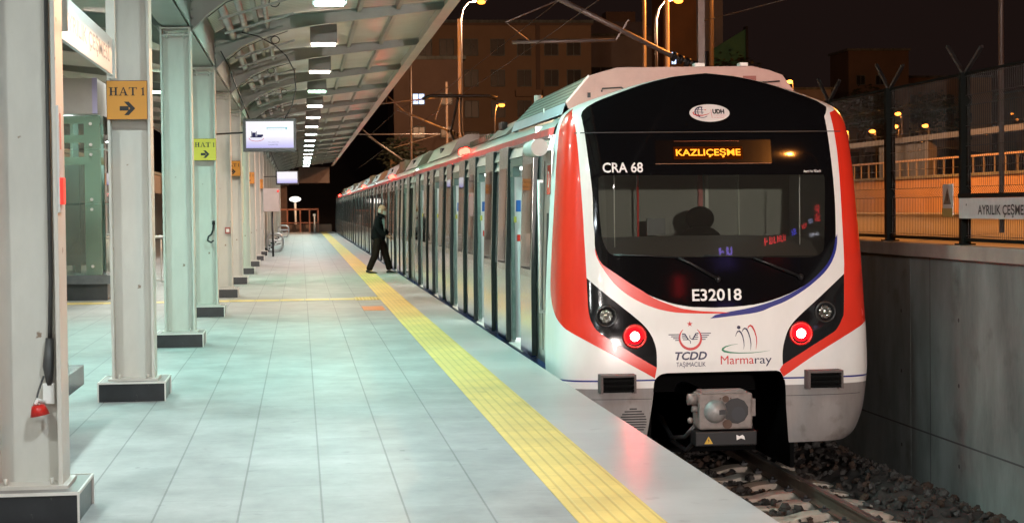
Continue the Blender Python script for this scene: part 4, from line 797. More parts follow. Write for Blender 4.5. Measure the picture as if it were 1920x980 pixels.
# ---- cab lamps
M_chrome = mat("lamp reflector", (.75, .74, .70), .12, 1.0, bump=.6, bscale=60)
M_lens = glass("clear lens", (.92, .92, .92), 0.02, 1.6)
def ring(c, r, t, n=28):
    g = MB(); g.tube([(c[0] + r * math.cos(2 * math.pi * k / n), c[1], c[2] + r * math.sin(2 * math.pi * k / n)) for k in range(n + 1)], t, 8, caps=False); return g
for par, xh, zh, xt, zt in ((PL, 2.962, .540, 3.235, .340), (PR, 5.168, .543, 4.905, .338)):
    yh, yt = front_y(xh, zh), front_y(xt, zt)
    h = ring((xh, yh - .012, zh), .098, .014).build("headlight", mat("lamp bezel", (.02, .02, .02), .25), par)
    g = MB(); g.disc((xh, yh - .006, zh), .095, (0, -1, 0), 28); g.build("lamp_bowl", M_gloss_black, par)
    g = MB(); n = 9
    for k in range(n):
        a = 2 * math.pi * k / n; g.ball((xh + .048 * math.cos(a), yh - .006, zh + .048 * math.sin(a)), .024, n=5, squash=(1, .5, 1))
    g.ball((xh, yh - .008, zh), .028, n=6, squash=(1, .6, 1)); g.build("reflector", M_chrome, par)
    h = ring((xt, yt - .012, zt), .112, .012).build("tail_light", mat("red bezel", (.25, .01, .01), .25), par)
    MB().disc((xt, yt - .005, zt), .112, (0, -1, 0), 32).build("tail_lens", mat("red lens", (.45, .01, .012), .15, emit=(1, .015, .02), estr=.55), par)
    MB().disc((xt, yt - .013, zt), .080, (0, -1, 0), 28).build("tail_glow", emis("red lamp ring", (1, .004, .009), 3.0), par)
    MB().ball((xt, yt - .016, zt), .046, n=8, squash=(1, .25, 1)).build("tail_bulb", emis("red lamp core", (1, .05, .04), 420.0), par)
# ---- lettering and emblems on the front
M_wlet = mat("white lettering", (.78, .76, .74), .4); M_navy = mat("navy ink", (.012, .013, .06), .4); M_redink = mat("red ink", (.55, .012, .012), .4); M_greenink = mat("green ink", (.01, .20, .09), .4)
def front_text(txt, x0, z0, x1, z1, m, bold=0.0, shear=0.0, off=.006, name="lettering"):
    g = MB(); text_on(g, txt, (x0, 0, z0), (x1 - x0, 0, 0), (0, 0, z1 - z0), bold, shear, fn=drape(off)); return g.build(name, m, TR)
front_text("CRA 68", 2.973, 1.945, 3.375, 2.046, M_wlet, .02)
front_text("E32018", 3.825, .672, 4.323, .790, M_wlet, .018)
front_text("Azami Hız: 90 km/h", 5.005, 1.930, 5.185, 1.958, M_wlet, .01)
front_text("TCDD", 3.631, .100, 3.950, .181, M_navy, .03, .25)
front_text("TAŞIMACILIK", 3.642, .022, 3.935, .082, M_navy, 0.0)
def text_extent(x0, x1, part, rest): pass
front_text("Marma", 4.087, .050, 4.420, .134, M_redink, 0.0); front_text("ray", 4.430, .024, 4.600, .105, M_navy, 0.0)
ex = lambda u: 3.571 + (u - 245) / (835 - 245) * (3.998 - 3.571)       # emblem pixel frame to x, z
ez = lambda v: .479 + (v - 85) / (465 - 85) * (.211 - .479)
g = MB(); cxm, czm = ex(545), ez(318); r1 = .108
pts = [(cxm + r1 * math.sin(a), czm - r1 * math.cos(a)) for a in np.linspace(-2.45, 2.45, 40)]
ribbon(g, pts, [.004 + .022 * math.cos(a / 2.45 * math.pi / 2) ** .8 for a in np.linspace(-2.45, 2.45, 40)], .006)
st = [(ex(545) + (.030 if k % 2 == 0 else .012) * math.sin(math.pi * k / 5), ez(125) + (.030 if k % 2 == 0 else .012) * math.cos(math.pi * k / 5)) for k in range(10)]
f6 = drape(.006)
for k in range(10): g.add([f6((ex(545), 0, ez(125))), f6((st[k][0], 0, st[k][1])), f6((st[(k + 1) % 10][0], 0, st[(k + 1) % 10][1]))], [(0, 1, 2)])
g.build("emblem_crescent", M_redink, TR)
g = MB()
for (a, b, v) in ((245, 398, 268), (280, 392, 295), (308, 390, 320), (335, 390, 347)): ribbon(g, [(ex(a), ez(v)), (ex(b), ez(v))], .008, .006)
for (a, b, v) in ((690, 832, 257), (692, 805, 285), (698, 780, 312), (705, 755, 340)): ribbon(g, [(ex(a), ez(v)), (ex(b), ez(v))], .008, .006)
for pts_ in ([(432, 260), (470, 262), (515, 340)], [(660, 255), (625, 258), (575, 338)], [(430, 285), (480, 287)], [(430, 310), (492, 312)], [(440, 338), (520, 340), (545, 362), (545, 395)], [(650, 282), (610, 284)], [(655, 308), (600, 310)], [(645, 335), (570, 338), (538, 318), (538, 280)]):
    ribbon(g, [(ex(a), ez(v)) for a, v in pts_], .013 if len(pts_) == 3 else .008, .007)
g.build("emblem_wings", M_navy, TR)
def arc(c, rx, rz, a0, a1, n=24): return [(c[0] + rx * math.cos(a), c[1] + rz * math.sin(a)) for a in np.linspace(a0, a1, n)]
g = MB(); g.add([f6((ex(1222) + .018 * math.cos(a), 0, ez(185) + .018 * math.sin(a))) for a in np.linspace(0, 6.283, 19)[:-1]], [tuple(range(18))])
ribbon(g, [(ex(a), ez(v)) for a, v in [(1172, 310), (1185, 270), (1205, 240), (1228, 235), (1252, 260), (1272, 310), (1285, 380), (1288, 440), (1278, 490)]], [.003, .007, .012, .016, .014, .011, .009, .006, .002], .006)
ribbon(g, [(ex(a), ez(v)) for a, v in [(1265, 245), (1285, 210), (1305, 198), (1330, 210), (1355, 265), (1375, 340), (1384, 420), (1376, 505)]], [.004, .010, .014, .015, .012, .010, .008, .002], .007)
g.build("emblem_arches", M_navy, TR)
g = MB(); ribbon(g, [(ex(a), ez(v)) for a, v in [(1345, 205), (1362, 172), (1385, 160), (1410, 178), (1440, 240), (1460, 320), (1464, 400), (1450, 492)]], [.005, .012, .017, .018, .013, .010, .008, .002], .008)
g.build("emblem_arch_red", M_redink, TR)
g = MB(); ribbon(g, [(ex(a), ez(v)) for a, v in [(1200, 414), (1110, 425), (1030, 448), (990, 475), (985, 490), (1010, 512), (1090, 530), (1220, 540), (1400, 540), (1540, 528), (1650, 512)]], [.002, .005, .012, .018, .022, .020, .014, .009, .007, .004, .001], .006)
g.build("emblem_swoosh", M_greenink, TR)
# oval badge
ux = lambda u: 3.882 + (u - 355) / (905 - 355) * (4.293 - 3.882); uz = lambda v: 2.625 + (v - 113) / (338 - 113) * (2.447 - 2.625)
g = MB(); f5 = drape(.004); g.add([f5((4.0875, 0, 2.536))] + [f5((4.0875 + .2055 * math.cos(a), 0, 2.536 + .089 * math.sin(a))) for a in np.linspace(0, 2 * math.pi, 49)[:-1]], [(0, 1 + k, 1 + (k + 1) % 48) for k in range(48)])
bd = g.build("oval_badge", mat("badge white", (.75, .70, .68), .3), TR)
g = MB(); gc = (ux(510), uz(215)); 
ribbon(g, arc(gc, .058, .052, 1.2, 4.0), .012, .008); ribbon(g, arc(gc, .030, .052, 1.3, 4.2), .008, .008); ribbon(g, [(gc[0] + .012, gc[1] + .05), (gc[0] + .012, gc[1] - .02)], .008, .008)
for dz in (.028, .002): ribbon(g, [(gc[0] - .05, gc[1] + dz), (gc[0] + .03, gc[1] + dz - .004)], .005, .009)
ribbon(g, arc((gc[0] + .015, gc[1] - .01), .06, .045, 3.6, 5.6), .006, .008)
g.build("badge_globe", M_navy, bd)
g = MB(); ribbon(g, [(ux(a), uz(v)) for a, v in [(420, 208), (402, 222), (410, 240), (460, 255), (530, 257), (600, 242), (640, 220)]], [.004, .012, .012, .010, .009, .006, .001], .010); ribbon(g, [(ux(650), uz(180)), (ux(660), uz(288))], .004, .008); ribbon(g, [(ux(560), uz(185)), (ux(585), uz(187))], .008, .008)
g.build("badge_ring", M_redink, bd)
def badge_text(txt, u0, v0, u1, v1, m, b): 
    g = MB(); text_on(g, txt, (ux(u0), 0, uz(v1)), (ux(u1) - ux(u0), 0, 0), (0, 0, uz(v0) - uz(v1)), b, fn=drape(.008)); return g.build("badge_lettering", m, bd)
badge_text("UDH", 670, 176, 832, 238, M_ink, .06); badge_text("T.C. Ulaştırma Denizcilik ve", 676, 248, 845, 264, M_redink, 0.0); badge_text("Haberleşme Bakanlığı", 682, 274, 822, 292, M_redink, 0.0)
# ---- destination display
g = MB(); n = 13; v = []
for i in range(n):
    x = 3.506 + (4.684 - 3.506) * i / (n - 1)
    for z in (2.028, 2.262): v.append(drape(.008)((x, 0, z)))
g.add(v, [(2 * i, 2 * i + 1, 2 * i + 3, 2 * i + 2) for i in range(n - 1)])
dp = g.build("destination_display", mat("display panel", (.006, .004, .0035), .12, spec=.25), TR)
g = MB(); text_on(g, "KAZLIÇEŞME", (3.712, 0, 2.088), (.655, 0, 0), (0, 0, .088), .018, fn=drape(.018)); g.build("led_lettering", emis("amber led", (1, .27, .018), 3.0), dp)
g = MB(); v = []
for i in range(11):
    for z in (2.070, 2.196): v.append(drape(.0125)((3.69 + .70 * i / 10, 0, z)))
g.add(v, [(2 * i, 2 * i + 1, 2 * i + 3, 2 * i + 2) for i in range(10)]); g.build("led_halo", emis("led halo glow", (1, .16, .01), .06), dp)  # added glowing strip behind the letters, imitating their halo
ribbon(MB(), [(3.70 + .66 * i / 20, 2.252) for i in range(21)], .004, .012).build("display_edge", mat("display edge", (.3, .08, .04), .3), dp)
ribbon(MB(), [(3.50 + 1.18 * i / 20, 2.027) for i in range(21)], .006, .012).build("display_ledge", mat("display ledge", (.22, .10, .06), .3), dp)
# ---- wipers
for (P, B) in (([(3.69, 1.10), (3.80, 1.05), (4.085, .885)], [(3.05, 1.135), (3.35, 1.128), (3.75, 1.098)]), ([(4.45, 1.09), (4.60, 1.03), (4.925, .895)], [(3.95, 1.118), (4.2, 1.112), (4.55, 1.085)])):
    w_ = MB().tube([Vector((x, front_y(x, z) - .045, z)) for x, z in P], .013, 8); w_.ball(Vector((P[-1][0], front_y(*P[-1]) - .03, P[-1][1])), .03, n=6)
    o = w_.build("wiper", M_black, TR); MB().tube([Vector((x, front_y(x, z) - .028, z)) for x, z in B], .009, 6).build("wiper_blade", M_black, o)
# ---- anti-climb bumper blocks and the speaker grille
for (x0, x1) in ((2.868, 3.216), (4.93, 5.285)):
    xm = (x0 + x1) / 2; y = front_y(xm, -.1); z0, z1 = -.200, -.020
    o = MB().box(x0, x0 + .022, y - .16, y + .05, z0, z1).box(x1 - .022, x1, y - .16, y + .05, z0, z1).box(x0 + .022, x1 - .022, y - .16, y + .05, z1 - .022, z1).box(x0 + .022, x1 - .022, y - .06, y + .05, z0, z1 - .022).build("anti_climber", mat("bumper metal", (.10, .08, .075), .6, .2, var=.3, vscale=9), TR)
    g = MB()
    for k in range(3): g.box(x0 + .024, x1 - .024, y - .15, y - .061, z0 + .012 + k * .05, z0 + .034 + k * .05)
    g.box(x0 + .024, x1 - .024, y - .075, y - .062, z0 + .002, z1 - .024)
    g.build("rib_plate", mat("dull black", (.004, .004, .004), .8, spec=.1), o)
g = MB(); gc = (3.213, -.50)
for k in range(11):
    dz = .13 - k * .026; hw_ = math.sqrt(max(.0, .135 ** 2 - dz * dz))
    if hw_ > .02: g.box(gc[0] - hw_, gc[0] + hw_, front_y(gc[0], gc[1] + dz) - .004, front_y(gc[0], gc[1] + dz) + .01, gc[1] + dz - .0065, gc[1] + dz + .0065)
g.build("speaker_grille", M_black, TR)
ribbon(MB(), [(2.63 + .78 * i / 20, -.274) for i in range(21)], .005, .003).build("skirt_seam", M_iron, TR); ribbon(MB(), [(4.74 + .80 * i / 20, -.274) for i in range(21)], .005, .003).build("skirt_seam", M_iron, TR)
# ---- coupler pocket and coupler
M_pocket = mat("pocket black", (.005, .005, .005), .9, spec=.02)
g = MB(); g.box(3.36, 3.40, 17.25, 18.6, -1.0, .02).box(4.80, 4.84, 17.25, 18.6, -1.0, .02).box(3.40, 4.80, 17.23, 18.6, -.02, .01).box(3.36, 4.84, 18.6, 18.64, -1.0, .02)
g.build("coupler_pocket", M_pocket, TR)
M_coupler = mat("coupler steel", (.22, .19, .175), .55, .25, var=.35, vscale=7, bump=.2, bscale=30)
x0, x1, z0, z1, yf = 3.742, 4.262, -.520, -.178, 16.62
cp = MB().box(x0, x1, yf, yf + .30, z0, z1).build("coupler", M_coupler, TR, bevel=.02)
g = MB(); c = Vector((x0 + .155, yf - .002, -.345)); prof = [(.112, 0), (.106, .022), (.085, .050), (.045, .075), (.0, .080)]; n = 24; v = []
for r_, d in prof: v += [(c.x + r_ * math.cos(2 * math.pi * k / n), c.y - d, c.z + r_ * math.sin(2 * math.pi * k / n)) for k in range(n)]
g.add(v, [(i * n + k, i * n + (k + 1) % n, (i + 1) * n + (k + 1) % n, (i + 1) * n + k) for i in range(len(prof) - 1) for k in range(n)], 0, True); g.build("coupler_cone", mat("worn cone steel", (.30, .29, .28), .5, .3, var=.3, vscale=10), cp)
MB().box(c.x + .02, c.x + .085, c.y - .078, c.y - .02, c.z - .025, c.z + .02).build("cone_slot", M_black, cp)
MB().disc((x1 - .165, yf - .003, -.345), .125, (0, -1, 0), 11).build("coupler_cup", M_black, cp)
MB().disc((x1 - .14, yf - .0045, -.375), .07, (0, -1, 0), 12).build("cup_wall", mat("cup wall", (.018, .02, .026), .5), cp)
g = MB(); g.tube([(x0 + .255, yf - .02, z1 - .05), (x0 + .255, yf + .01, z1 - .05)], .032, 12); g.build("coupler_pin", mat("rusty valve", (.09, .05, .035), .7), cp); g = MB(); g.tube([(x0 + .27, yf - .015, z0 + .05), (x0 + .27, yf + .01, z0 + .05)], .045, 12)
for sx in (.05, -.05): g.tube([(x0 + .255 + sx, yf - .008, z1 - .045), (x0 + .255 + sx, yf + .01, z1 - .045)], .008, 6)
g.build("coupler_valve", mat("rusty valve", (.09, .05, .035), .7), cp)
MB().box(x0 + .03, x1 - .06, yf + .02, yf + .25, z1 + .002, z1 + .022).box(x1, x1 + .035, yf + .03, yf + .2, z0 + .12, z1 - .06).tube([(x0 - .085, yf + .12, z1 - .06), (x0 + .01, yf + .12, z1 - .06)], .055, 12).tube([(x0 - .05, yf + .1, -.33), (x0 + .01, yf + .1, -.33)], .03, 10).ball((x0 - .06, yf + .12, -.44), .03, n=6).build("coupler_fitting", M_coupler, cp)
MB().tube([(XC - .08, yf + .28, -.35), (XC - .08, 18.6, -.35)], .10, 14).build("coupler_shaft", M_iron, cp)
eb = MB().box(3.70, 4.30, yf - .02, yf + .22, -.675, -.535).build("electric_coupler_box", mat("black steel box", (.008, .008, .009), .4, .2, var=.2), TR, bevel=.012)
g = MB(); yy = yf - .022; g.poly([(3.775, yy, -.655), (3.875, yy, -.655), (3.825, yy, -.570)]); g.build("warning_rim", M_ink, eb)
g = MB(); yy = yf - .0235; g.poly([(3.783, yy, -.651), (3.867, yy, -.651), (3.825, yy, -.580)]); g.build("warning_triangle", mat("warning yellow", (.60, .36, .03), .5), eb)
g = MB(); yy = yf - .025; g.poly([(3.831, yy, -.596), (3.815, yy, -.622), (3.826, yy, -.622), (3.820, yy, -.645), (3.836, yy, -.616), (3.826, yy, -.616)]); g.build("warning_bolt", M_ink, eb)
g = MB(); yy = yf - .0235; g.poly([(4.095, yy, -.570), (4.125, yy, -.585), (4.155, yy, -.572), (4.172, yy, -.588), (4.180, yy, -.620), (4.140, yy, -.605), (4.098, yy, -.622)]); g.build("white_marking", M_wlet, eb)
for pts in ([(3.74, 16.8, -.5), (3.66, 16.9, -.62), (3.60, 17.2, -.66), (3.58, 17.8, -.5)], [(4.27, 16.8, -.45), (4.36, 17.0, -.6), (4.40, 17.4, -.5), (4.38, 18.0, -.4)], [(3.80, 16.85, -.6), (3.70, 17.0, -.76), (3.64, 17.4, -.72), (3.66, 18, -.55)]): MB().tube(pts, .022, 8).build("coupler_hose", M_black, TR)
# ---- driver's cab behind the windscreen
M_cabwall = mat("cab wall grey green", (.16, .155, .135), .6, var=.06)
cb = MB().box(2.75, 5.45, 19.55, 19.6, .2, 2.35).box(2.70, 2.75, 17.9, 19.55, .2, 2.35).box(5.45, 5.50, 17.9, 19.55, .2, 2.35).box(2.75, 5.45, 17.75, 19.55, 2.30, 2.35).build("cab_interior", M_cabwall, TR)
g = MB(); cons = [(2.85 + i * .13, 0) for i in range(21)]
v = [];  nx_ = 20
for j, (yy, zz, sg) in enumerate(((17.46, 1.10, .0), (17.75, 1.17, .02), (18.05, 1.25, .05), (18.25, 1.28, .02), (18.26, .4, 0))):
    for i in range(nx_ + 1):
        s = i / nx_ * 2 - 1; v.append((XC + 1.33 * s, max(yy, front_y(XC + 1.33 * s, 1.1) + .06) + 0.02 * j, zz + sg * (1 - s * s) ))
g.add(v, [(j * (nx_ + 1) + i, j * (nx_ + 1) + i + 1, (j + 1) * (nx_ + 1) + i + 1, (j + 1) * (nx_ + 1) + i) for j in range(4) for i in range(nx_)], 0, True)
g.build("dashboard", mat("dashboard", (.11, .095, .085), .55, var=.1), cb)
MB().ball((4.25, 18.77, 1.47), .15, n=10, squash=(1.05, .4, .9)).ball((4.25, 18.75, 1.20), .25, n=10, squash=(1.0, .35, .80)).box(3.99, 4.51, 18.45, 18.85, .92, 1.02).build("driver_seat", mat("black seat fabric", (.002, .002, .002), .95, spec=.02), cb)
MB().tube([(3.66, 19.2, .9), (3.66, 19.2, 2.0)], .012, 8).build("red_pole", mat("red pole", (.60, .03, .02), .4), cb)
MB().box(4.40, 4.45, 19.50, 19.54, 1.45, 2.10).build("red_strip", mat("dull red strip", (.30, .05, .04), .5), cb)
MB().box(4.47, 4.51, 19.48, 19.54, .9, 2.3).box(4.86, 4.87, 19.52, 19.545, .5, 2.3).box(3.2, 3.21, 19.52, 19.545, .5, 2.3).build("wall_rib", mat("pale wall rib", (.42, .42, .36), .5), cb)
MB().tube([(3.10, 17.95, 2.05), (4.1, 17.95, 2.05)], .028, 8).tube([(4.2, 17.95, 2.05), (5.05, 17.95, 2.05)], .028, 8).box(4.1, 4.2, 17.92, 17.98, 2.01, 2.09).build("sun_blind", mat("blind roller", (.40, .40, .34), .5), cb)
MB().box(3.72, 3.92, 19.0, 19.03, 1.30, 1.48).build("cab_monitor", M_bezel, cb)
for x in (5.07, 3.15): MB().tube([(x, 17.8, 1.2), (x, 17.8, 2.05)], .006, 6).build("blind_cord", M_trim, cb)
# ---- roof shroud with the green mesh panel
M_shroud = mat("shroud paint", (.54, .33, .28), .45, var=.10, vscale=5)
yp = 18.32; fp = [(2.70, 2.55), (2.742, 2.69), (2.982, 2.962), (3.058, 2.987), (3.285, 3.050), (4.715, 3.062), (4.905, 3.018), (5.043, 2.968), (5.31, 2.60)]
g = MB(); g.prism(fp, yp, yp + .03); g.box(3.06, 3.072, yp - .006, yp, 2.70, 2.99).box(5.02, 5.032, yp - .006, yp, 2.78, 2.97)
sh = g.build("roof_shroud", M_shroud, TR)
g = MB(); ye = 22.75
g.add([(3.058, yp + .03, 2.987), (3.285, yp + .03, 3.05), (4.715, yp + .03, 3.062), (4.905, yp + .03, 3.018), (3.058, ye - .2, 2.975), (3.285, ye - .2, 3.04), (4.715, ye - .2, 3.05), (4.905, ye - .2, 3.0)], [(0, 1, 5, 4), (1, 2, 6, 5), (2, 3, 7, 6)])
g.add([(3.058, ye - .2, 2.975), (3.285, ye - .2, 3.04), (4.715, ye - .2, 3.05), (4.905, ye - .2, 3.0), (5.3, ye, 2.6), (2.80, ye, 2.6)], [(0, 1, 2, 3, 4, 5)])
g.add([(5.31, yp + .03, 2.60), (5.043, yp + .03, 2.968), (5.03, ye - .2, 2.96), (5.3, ye, 2.6)], [(0, 1, 2, 3)]); g.add([(4.905, yp + .03, 3.018), (5.043, yp + .03, 2.968), (5.03, ye - .2, 2.96), (4.905, ye - .2, 3.0)], [(0, 1, 2, 3)])
g.build("shroud_top", M_shroud, sh)
def mesh_material():
    m = mat("green mesh panel", (.22, .34, .29), .5, .2); n = m.node_tree; p = n.nodes["Principled BSDF"]
    tc = n.nodes.new("ShaderNodeTexCoord"); w = n.nodes.new("ShaderNodeTexBrick"); w.inputs["Scale"].default_value = 1.0; w.inputs["Brick Width"].default_value = .085; w.inputs["Row Height"].default_value = .05; w.inputs["Mortar Size"].default_value = .009
    w.inputs["Color1"].default_value = (.26, .40, .34, 1); w.inputs["Color2"].default_value = (.21, .33, .28, 1); w.inputs["Mortar"].default_value = (.03, .045, .04, 1)
    sx = n.nodes.new("ShaderNodeSeparateXYZ"); cbn = n.nodes.new("ShaderNodeCombineXYZ"); n.links.new(tc.outputs["Object"], sx.inputs[0]); n.links.new(sx.outputs[1], cbn.inputs[0]); n.links.new(sx.outputs[2], cbn.inputs[1]); n.links.new(cbn.outputs[0], w.inputs[0]); n.links.new(w.outputs[0], p.inputs["Base Color"])
    b = n.nodes.new("ShaderNodeBump"); b.inputs["Strength"].default_value = .8; b.inputs["Distance"].default_value = .01; b.invert = True; n.links.new(w.outputs["Fac"], b.inputs["Height"]); n.links.new(b.outputs[0], p.inputs["Normal"]); return m
MB().add([(2.745, yp + .0, 2.69), (2.985, yp + .0, 2.965), (3.058, yp, 2.992), (3.058, ye - .3, 2.98), (2.985, ye - .25, 2.955), (2.745, ye, 2.69)], [(0, 1, 4, 5), (1, 2, 3, 4)]).build("mesh_panel", mesh_material(), sh)
MB().add([(2.70, yp, 2.57), (2.742, yp, 2.69), (2.742, ye, 2.69), (2.70, ye, 2.57), (2.80, yp, 2.57), (2.80, ye, 2.57)], [(0, 1, 2, 3), (3, 2, 5), (0, 4, 1)]).build("shroud_base", mat("lilac grey base", (.34, .35, .40), .5, var=.1), sh)
MB().bar((2.985, yp - .01, 2.965), (2.745, yp - .01, 2.69), .02).build("shroud_edge", M_trim, sh); g = MB(); g.tube([(2.735, 19.9, 2.58), (2.735, 19.9, 2.72)], .012, 6); g.build("shroud_bracket", M_trim, sh)
MB().tube([(3.35, 25.0, 2.7), (3.35, 25.0, 3.18)], .06, 10).build("roof_antenna", M_cream, TR)
g = MB(); g.tube([(3.12, yp - .02, 2.80), (3.12, yp - .05, 2.83), (3.32, yp - .05, 2.84), (3.36, yp - .02, 2.82)], .008, 6).tube([(4.82, yp - .02, 2.86), (4.84, yp - .05, 2.89), (5.0, yp - .05, 2.90)], .008, 6).box(2.97, 3.0, yp - .03, yp, 2.74, 2.79).box(4.78, 4.84, yp - .04, yp, 2.85, 2.90).build("shroud_latch", M_iron, sh)
MB().box(4.62, 4.76, yp - .004, yp - .001, 2.88, 2.96).build("shroud_sticker", mat("red brown sticker", (.30, .08, .06), .5), sh)
MB().box(4.10, 4.20, yp - .05, yp + .1, 3.055, 3.09).box(4.58, 4.66, yp - .05, yp + .1, 3.06, 3.095).build("shroud_hinge", M_trim, sh)
# ---- cab side: white collar, hand rails, flag, side camera drum
g = MB(); A = np.array([(-1, z) for z in np.linspace(-.55, 2.95, 60)])
ring_l = [(XC - float(fW(z)), z) for z in np.concatenate([np.linspace(-.74, 2.4, 30), np.linspace(2.45, 2.949, 24)])]; ring_r = [(2 * XC - x, z) for x, z in ring_l][::-1]
g.sheet(ring_l + ring_r, YS - .002, YS + .17); g.build("cab_collar", mat("collar white", (.74, .74, .71), .35, var=.05), TR)
# ------------------------------------------------------------------ the five carriages
M_glassdark = mat("dark window glass tint", (.012, .015, .016), .04, coat=.0, spec=.9)
M_leafsteel = mat("door steel", (.70, .71, .69), .27, 1.0, var=.10, vscale=4, stretch=(1, 1, .1), bump=.015, bscale=5)
def leaf_material():
    m = mat("door leaf lower livery", (.68, .69, .67), .17, 1.0); n = m.node_tree; p = n.nodes["Principled BSDF"]
    tc = n.nodes.new("ShaderNodeTexCoord"); sx = n.nodes.new("ShaderNodeSeparateXYZ"); n.links.new(tc.outputs["Object"], sx.inputs[0])
    rp = n.nodes.new("ShaderNodeValToRGB"); mr = n.nodes.new("ShaderNodeMapRange"); mr.inputs[1].default_value = 1.05; mr.inputs[2].default_value = 1.35
    n.links.new(sx.outputs[2], mr.inputs[0]); n.links.new(mr.outputs[0], rp.inputs[0]); rp.color_ramp.elements[0].color = (.03, .06, .30, 1); rp.color_ramp.elements[1].color = (.68, .69, .67, 1)
    n.links.new(rp.outputs[0], p.inputs["Base Color"]); return m
M_leaf = leaf_material()
M_side = mat("side steel", (.68, .69, .67), .32, 1.0, var=.15, vscale=4, stretch=(1, 1, .2), bump=.02, bscale=8)
M_sideblue = mat("blue sill paint", (.10, .14, .34), .30, .4, var=.15)
M_int = mat("interior panel white", (.72, .76, .74), .4)
M_roof = mat("train roof paint", (.40, .43, .41), .38, .4, var=.18, vscale=2.5)
M_gutter = mat("red gutter paint", (.55, .035, .03), .35, .2, var=.35, vscale=4)
M_seal = mat("door rubber", (.010, .014, .013), .4)
M_edge = mat("door edge green grey", (.18, .24, .22), .35, .5, var=.3, vscale=8)
X0 = 2.545                                              # outer skin of the side wall
SK = lambda d, z0, z1: [(X0 - d, z0)] + ([(X0 - d, .85)] if z0 < .85 < z1 else []) + [(X0 - d + max(0, (z1 - .85)) * .033, z1)]
def wallprof(d, t, z0, z1):
    o = SK(d, z0, z1); return o + [(x + t, z) for x, z in o[::-1]]
def make_leaf(y0, y1, lead):
    """one outside-hung door leaf between y0 and y1; lead = +1 when its closing edge is at y1"""
    L_ = MB().prism(wallprof(.062, .045, -.012, .85), y0, y1, 0).prism(wallprof(.062, .045, .8505, 2.352), y0, y1, 1).build("door_leaf", [M_leaf, M_leafsteel], TR)
    g = MB(); zz = (.93, 2.09); f_ = lambda z, d: X0 - d + (z - .85) * .033
    g.add([(f_(z, .0655), y, z) for y, z in ((y0 + .09, zz[0]), (y1 - .09, zz[0]), (y1 - .09, zz[1]), (y0 + .09, zz[1]))], [(0, 1, 2, 3)]); g.build("door_window", M_glassdark, L_)
    ye = y1 if lead > 0 else y0; s = 1 if lead > 0 else -1
    MB().prism(wallprof(.060, .055, -.01, 2.34), min(ye, ye + s * .03), max(ye, ye + s * .03)).build("edge_seal", M_seal, L_)
    yt = y0 if lead > 0 else y1; s = -s
    MB().prism(wallprof(.060, .05, .0, 2.34), min(yt, yt + s * .02), max(yt, yt + s * .02)).build("tail_seal", M_seal, L_)
    return L_
DOOR = dict(near=(-1.70, -.74), far=(.74, 1.66))          # leaf spans about the doorway centre; opening -.74 .. .74
CAR_Y = [(18.30, 40.15, [20.97 + 4.105 * i for i in range(5)])] + [(40.45 + 22.2 * k, 62.35 + 22.2 * k, [43.2 + 22.2 * k + 4.1 * i for i in range(5)]) for k in range(4)]
lf = None
FIT = []
def fittings(d, body):
    """draught screen, stickers, jambs, gear, pole and button of one doorway (built once, then copied)"""
    if FIT:
        for o in FIT:
            c = o.copy(); COL.objects.link(c); c.parent = body; c.location = (0, d - FIT_D[0], 0)
        return
    FIT_D.append(d); add = lambda mb, nm, m: FIT.append(mb.build(nm, m, body))
    add(MB().box(2.600, 3.05, d + .725, d + .755, .02, 1.98), "draught_screen", M_int)
    add(MB().box(2.61, 2.68, d + .721, d + .7235, 1.56, 1.70), "blue_sticker", mat("blue sticker", (.03, .16, .55), .4))
    add(MB().box(2.63, 2.67, d + .721, d + .7235, 1.20, 1.28), "red_sticker", M_red)
    for s_ in (-1, 1):
        g = MB(); g.box(X0 + .006, X0 + .052, min(d + s_ * .66, d + s_ * .72), max(d + s_ * .66, d + s_ * .72), 0, 2.15)
        if s_ > 0:
            for z in (.3, .6, 1.0, 1.35, 1.62, 1.9): g.box(X0 + .012, X0 + .045, d + .645, d + .66, z, z + .06 + .05 * math.sin(z * 9))
        add(g, "door_frame", M_edge)
    add(MB().box(X0 - .04, X0 + .10, d - .66, d + .66, -.045, -.028), "door_sill", M_trim)
    add(MB().box(X0 + .0, X0 + .10, d - .55, d + .60, 2.10, 2.19).box(X0 - .01, X0 + .08, d + .30, d + .55, 1.98, 2.10).tube([(X0 + .03, d - .5, 2.15), (X0 + .03, d + .6, 2.15)], .022, 8).ball((X0 + .03, d + .5, 2.03), .05, n=6), "door_gear", mat("door gear metal", (.20, .26, .24), .35, .6, var=.3))
    add(MB().tube([(3.1, d - .3, 0), (3.1, d - .3, 2.2)], .018, 8), "grab_pole", M_trim)
    add(MB().box(X0 + .04, X0 + .07, d + .635, d + .66, 1.43, 1.50), "door_button", mat("yellow button box", (.45, .42, .06), .4))
FIT_D = []
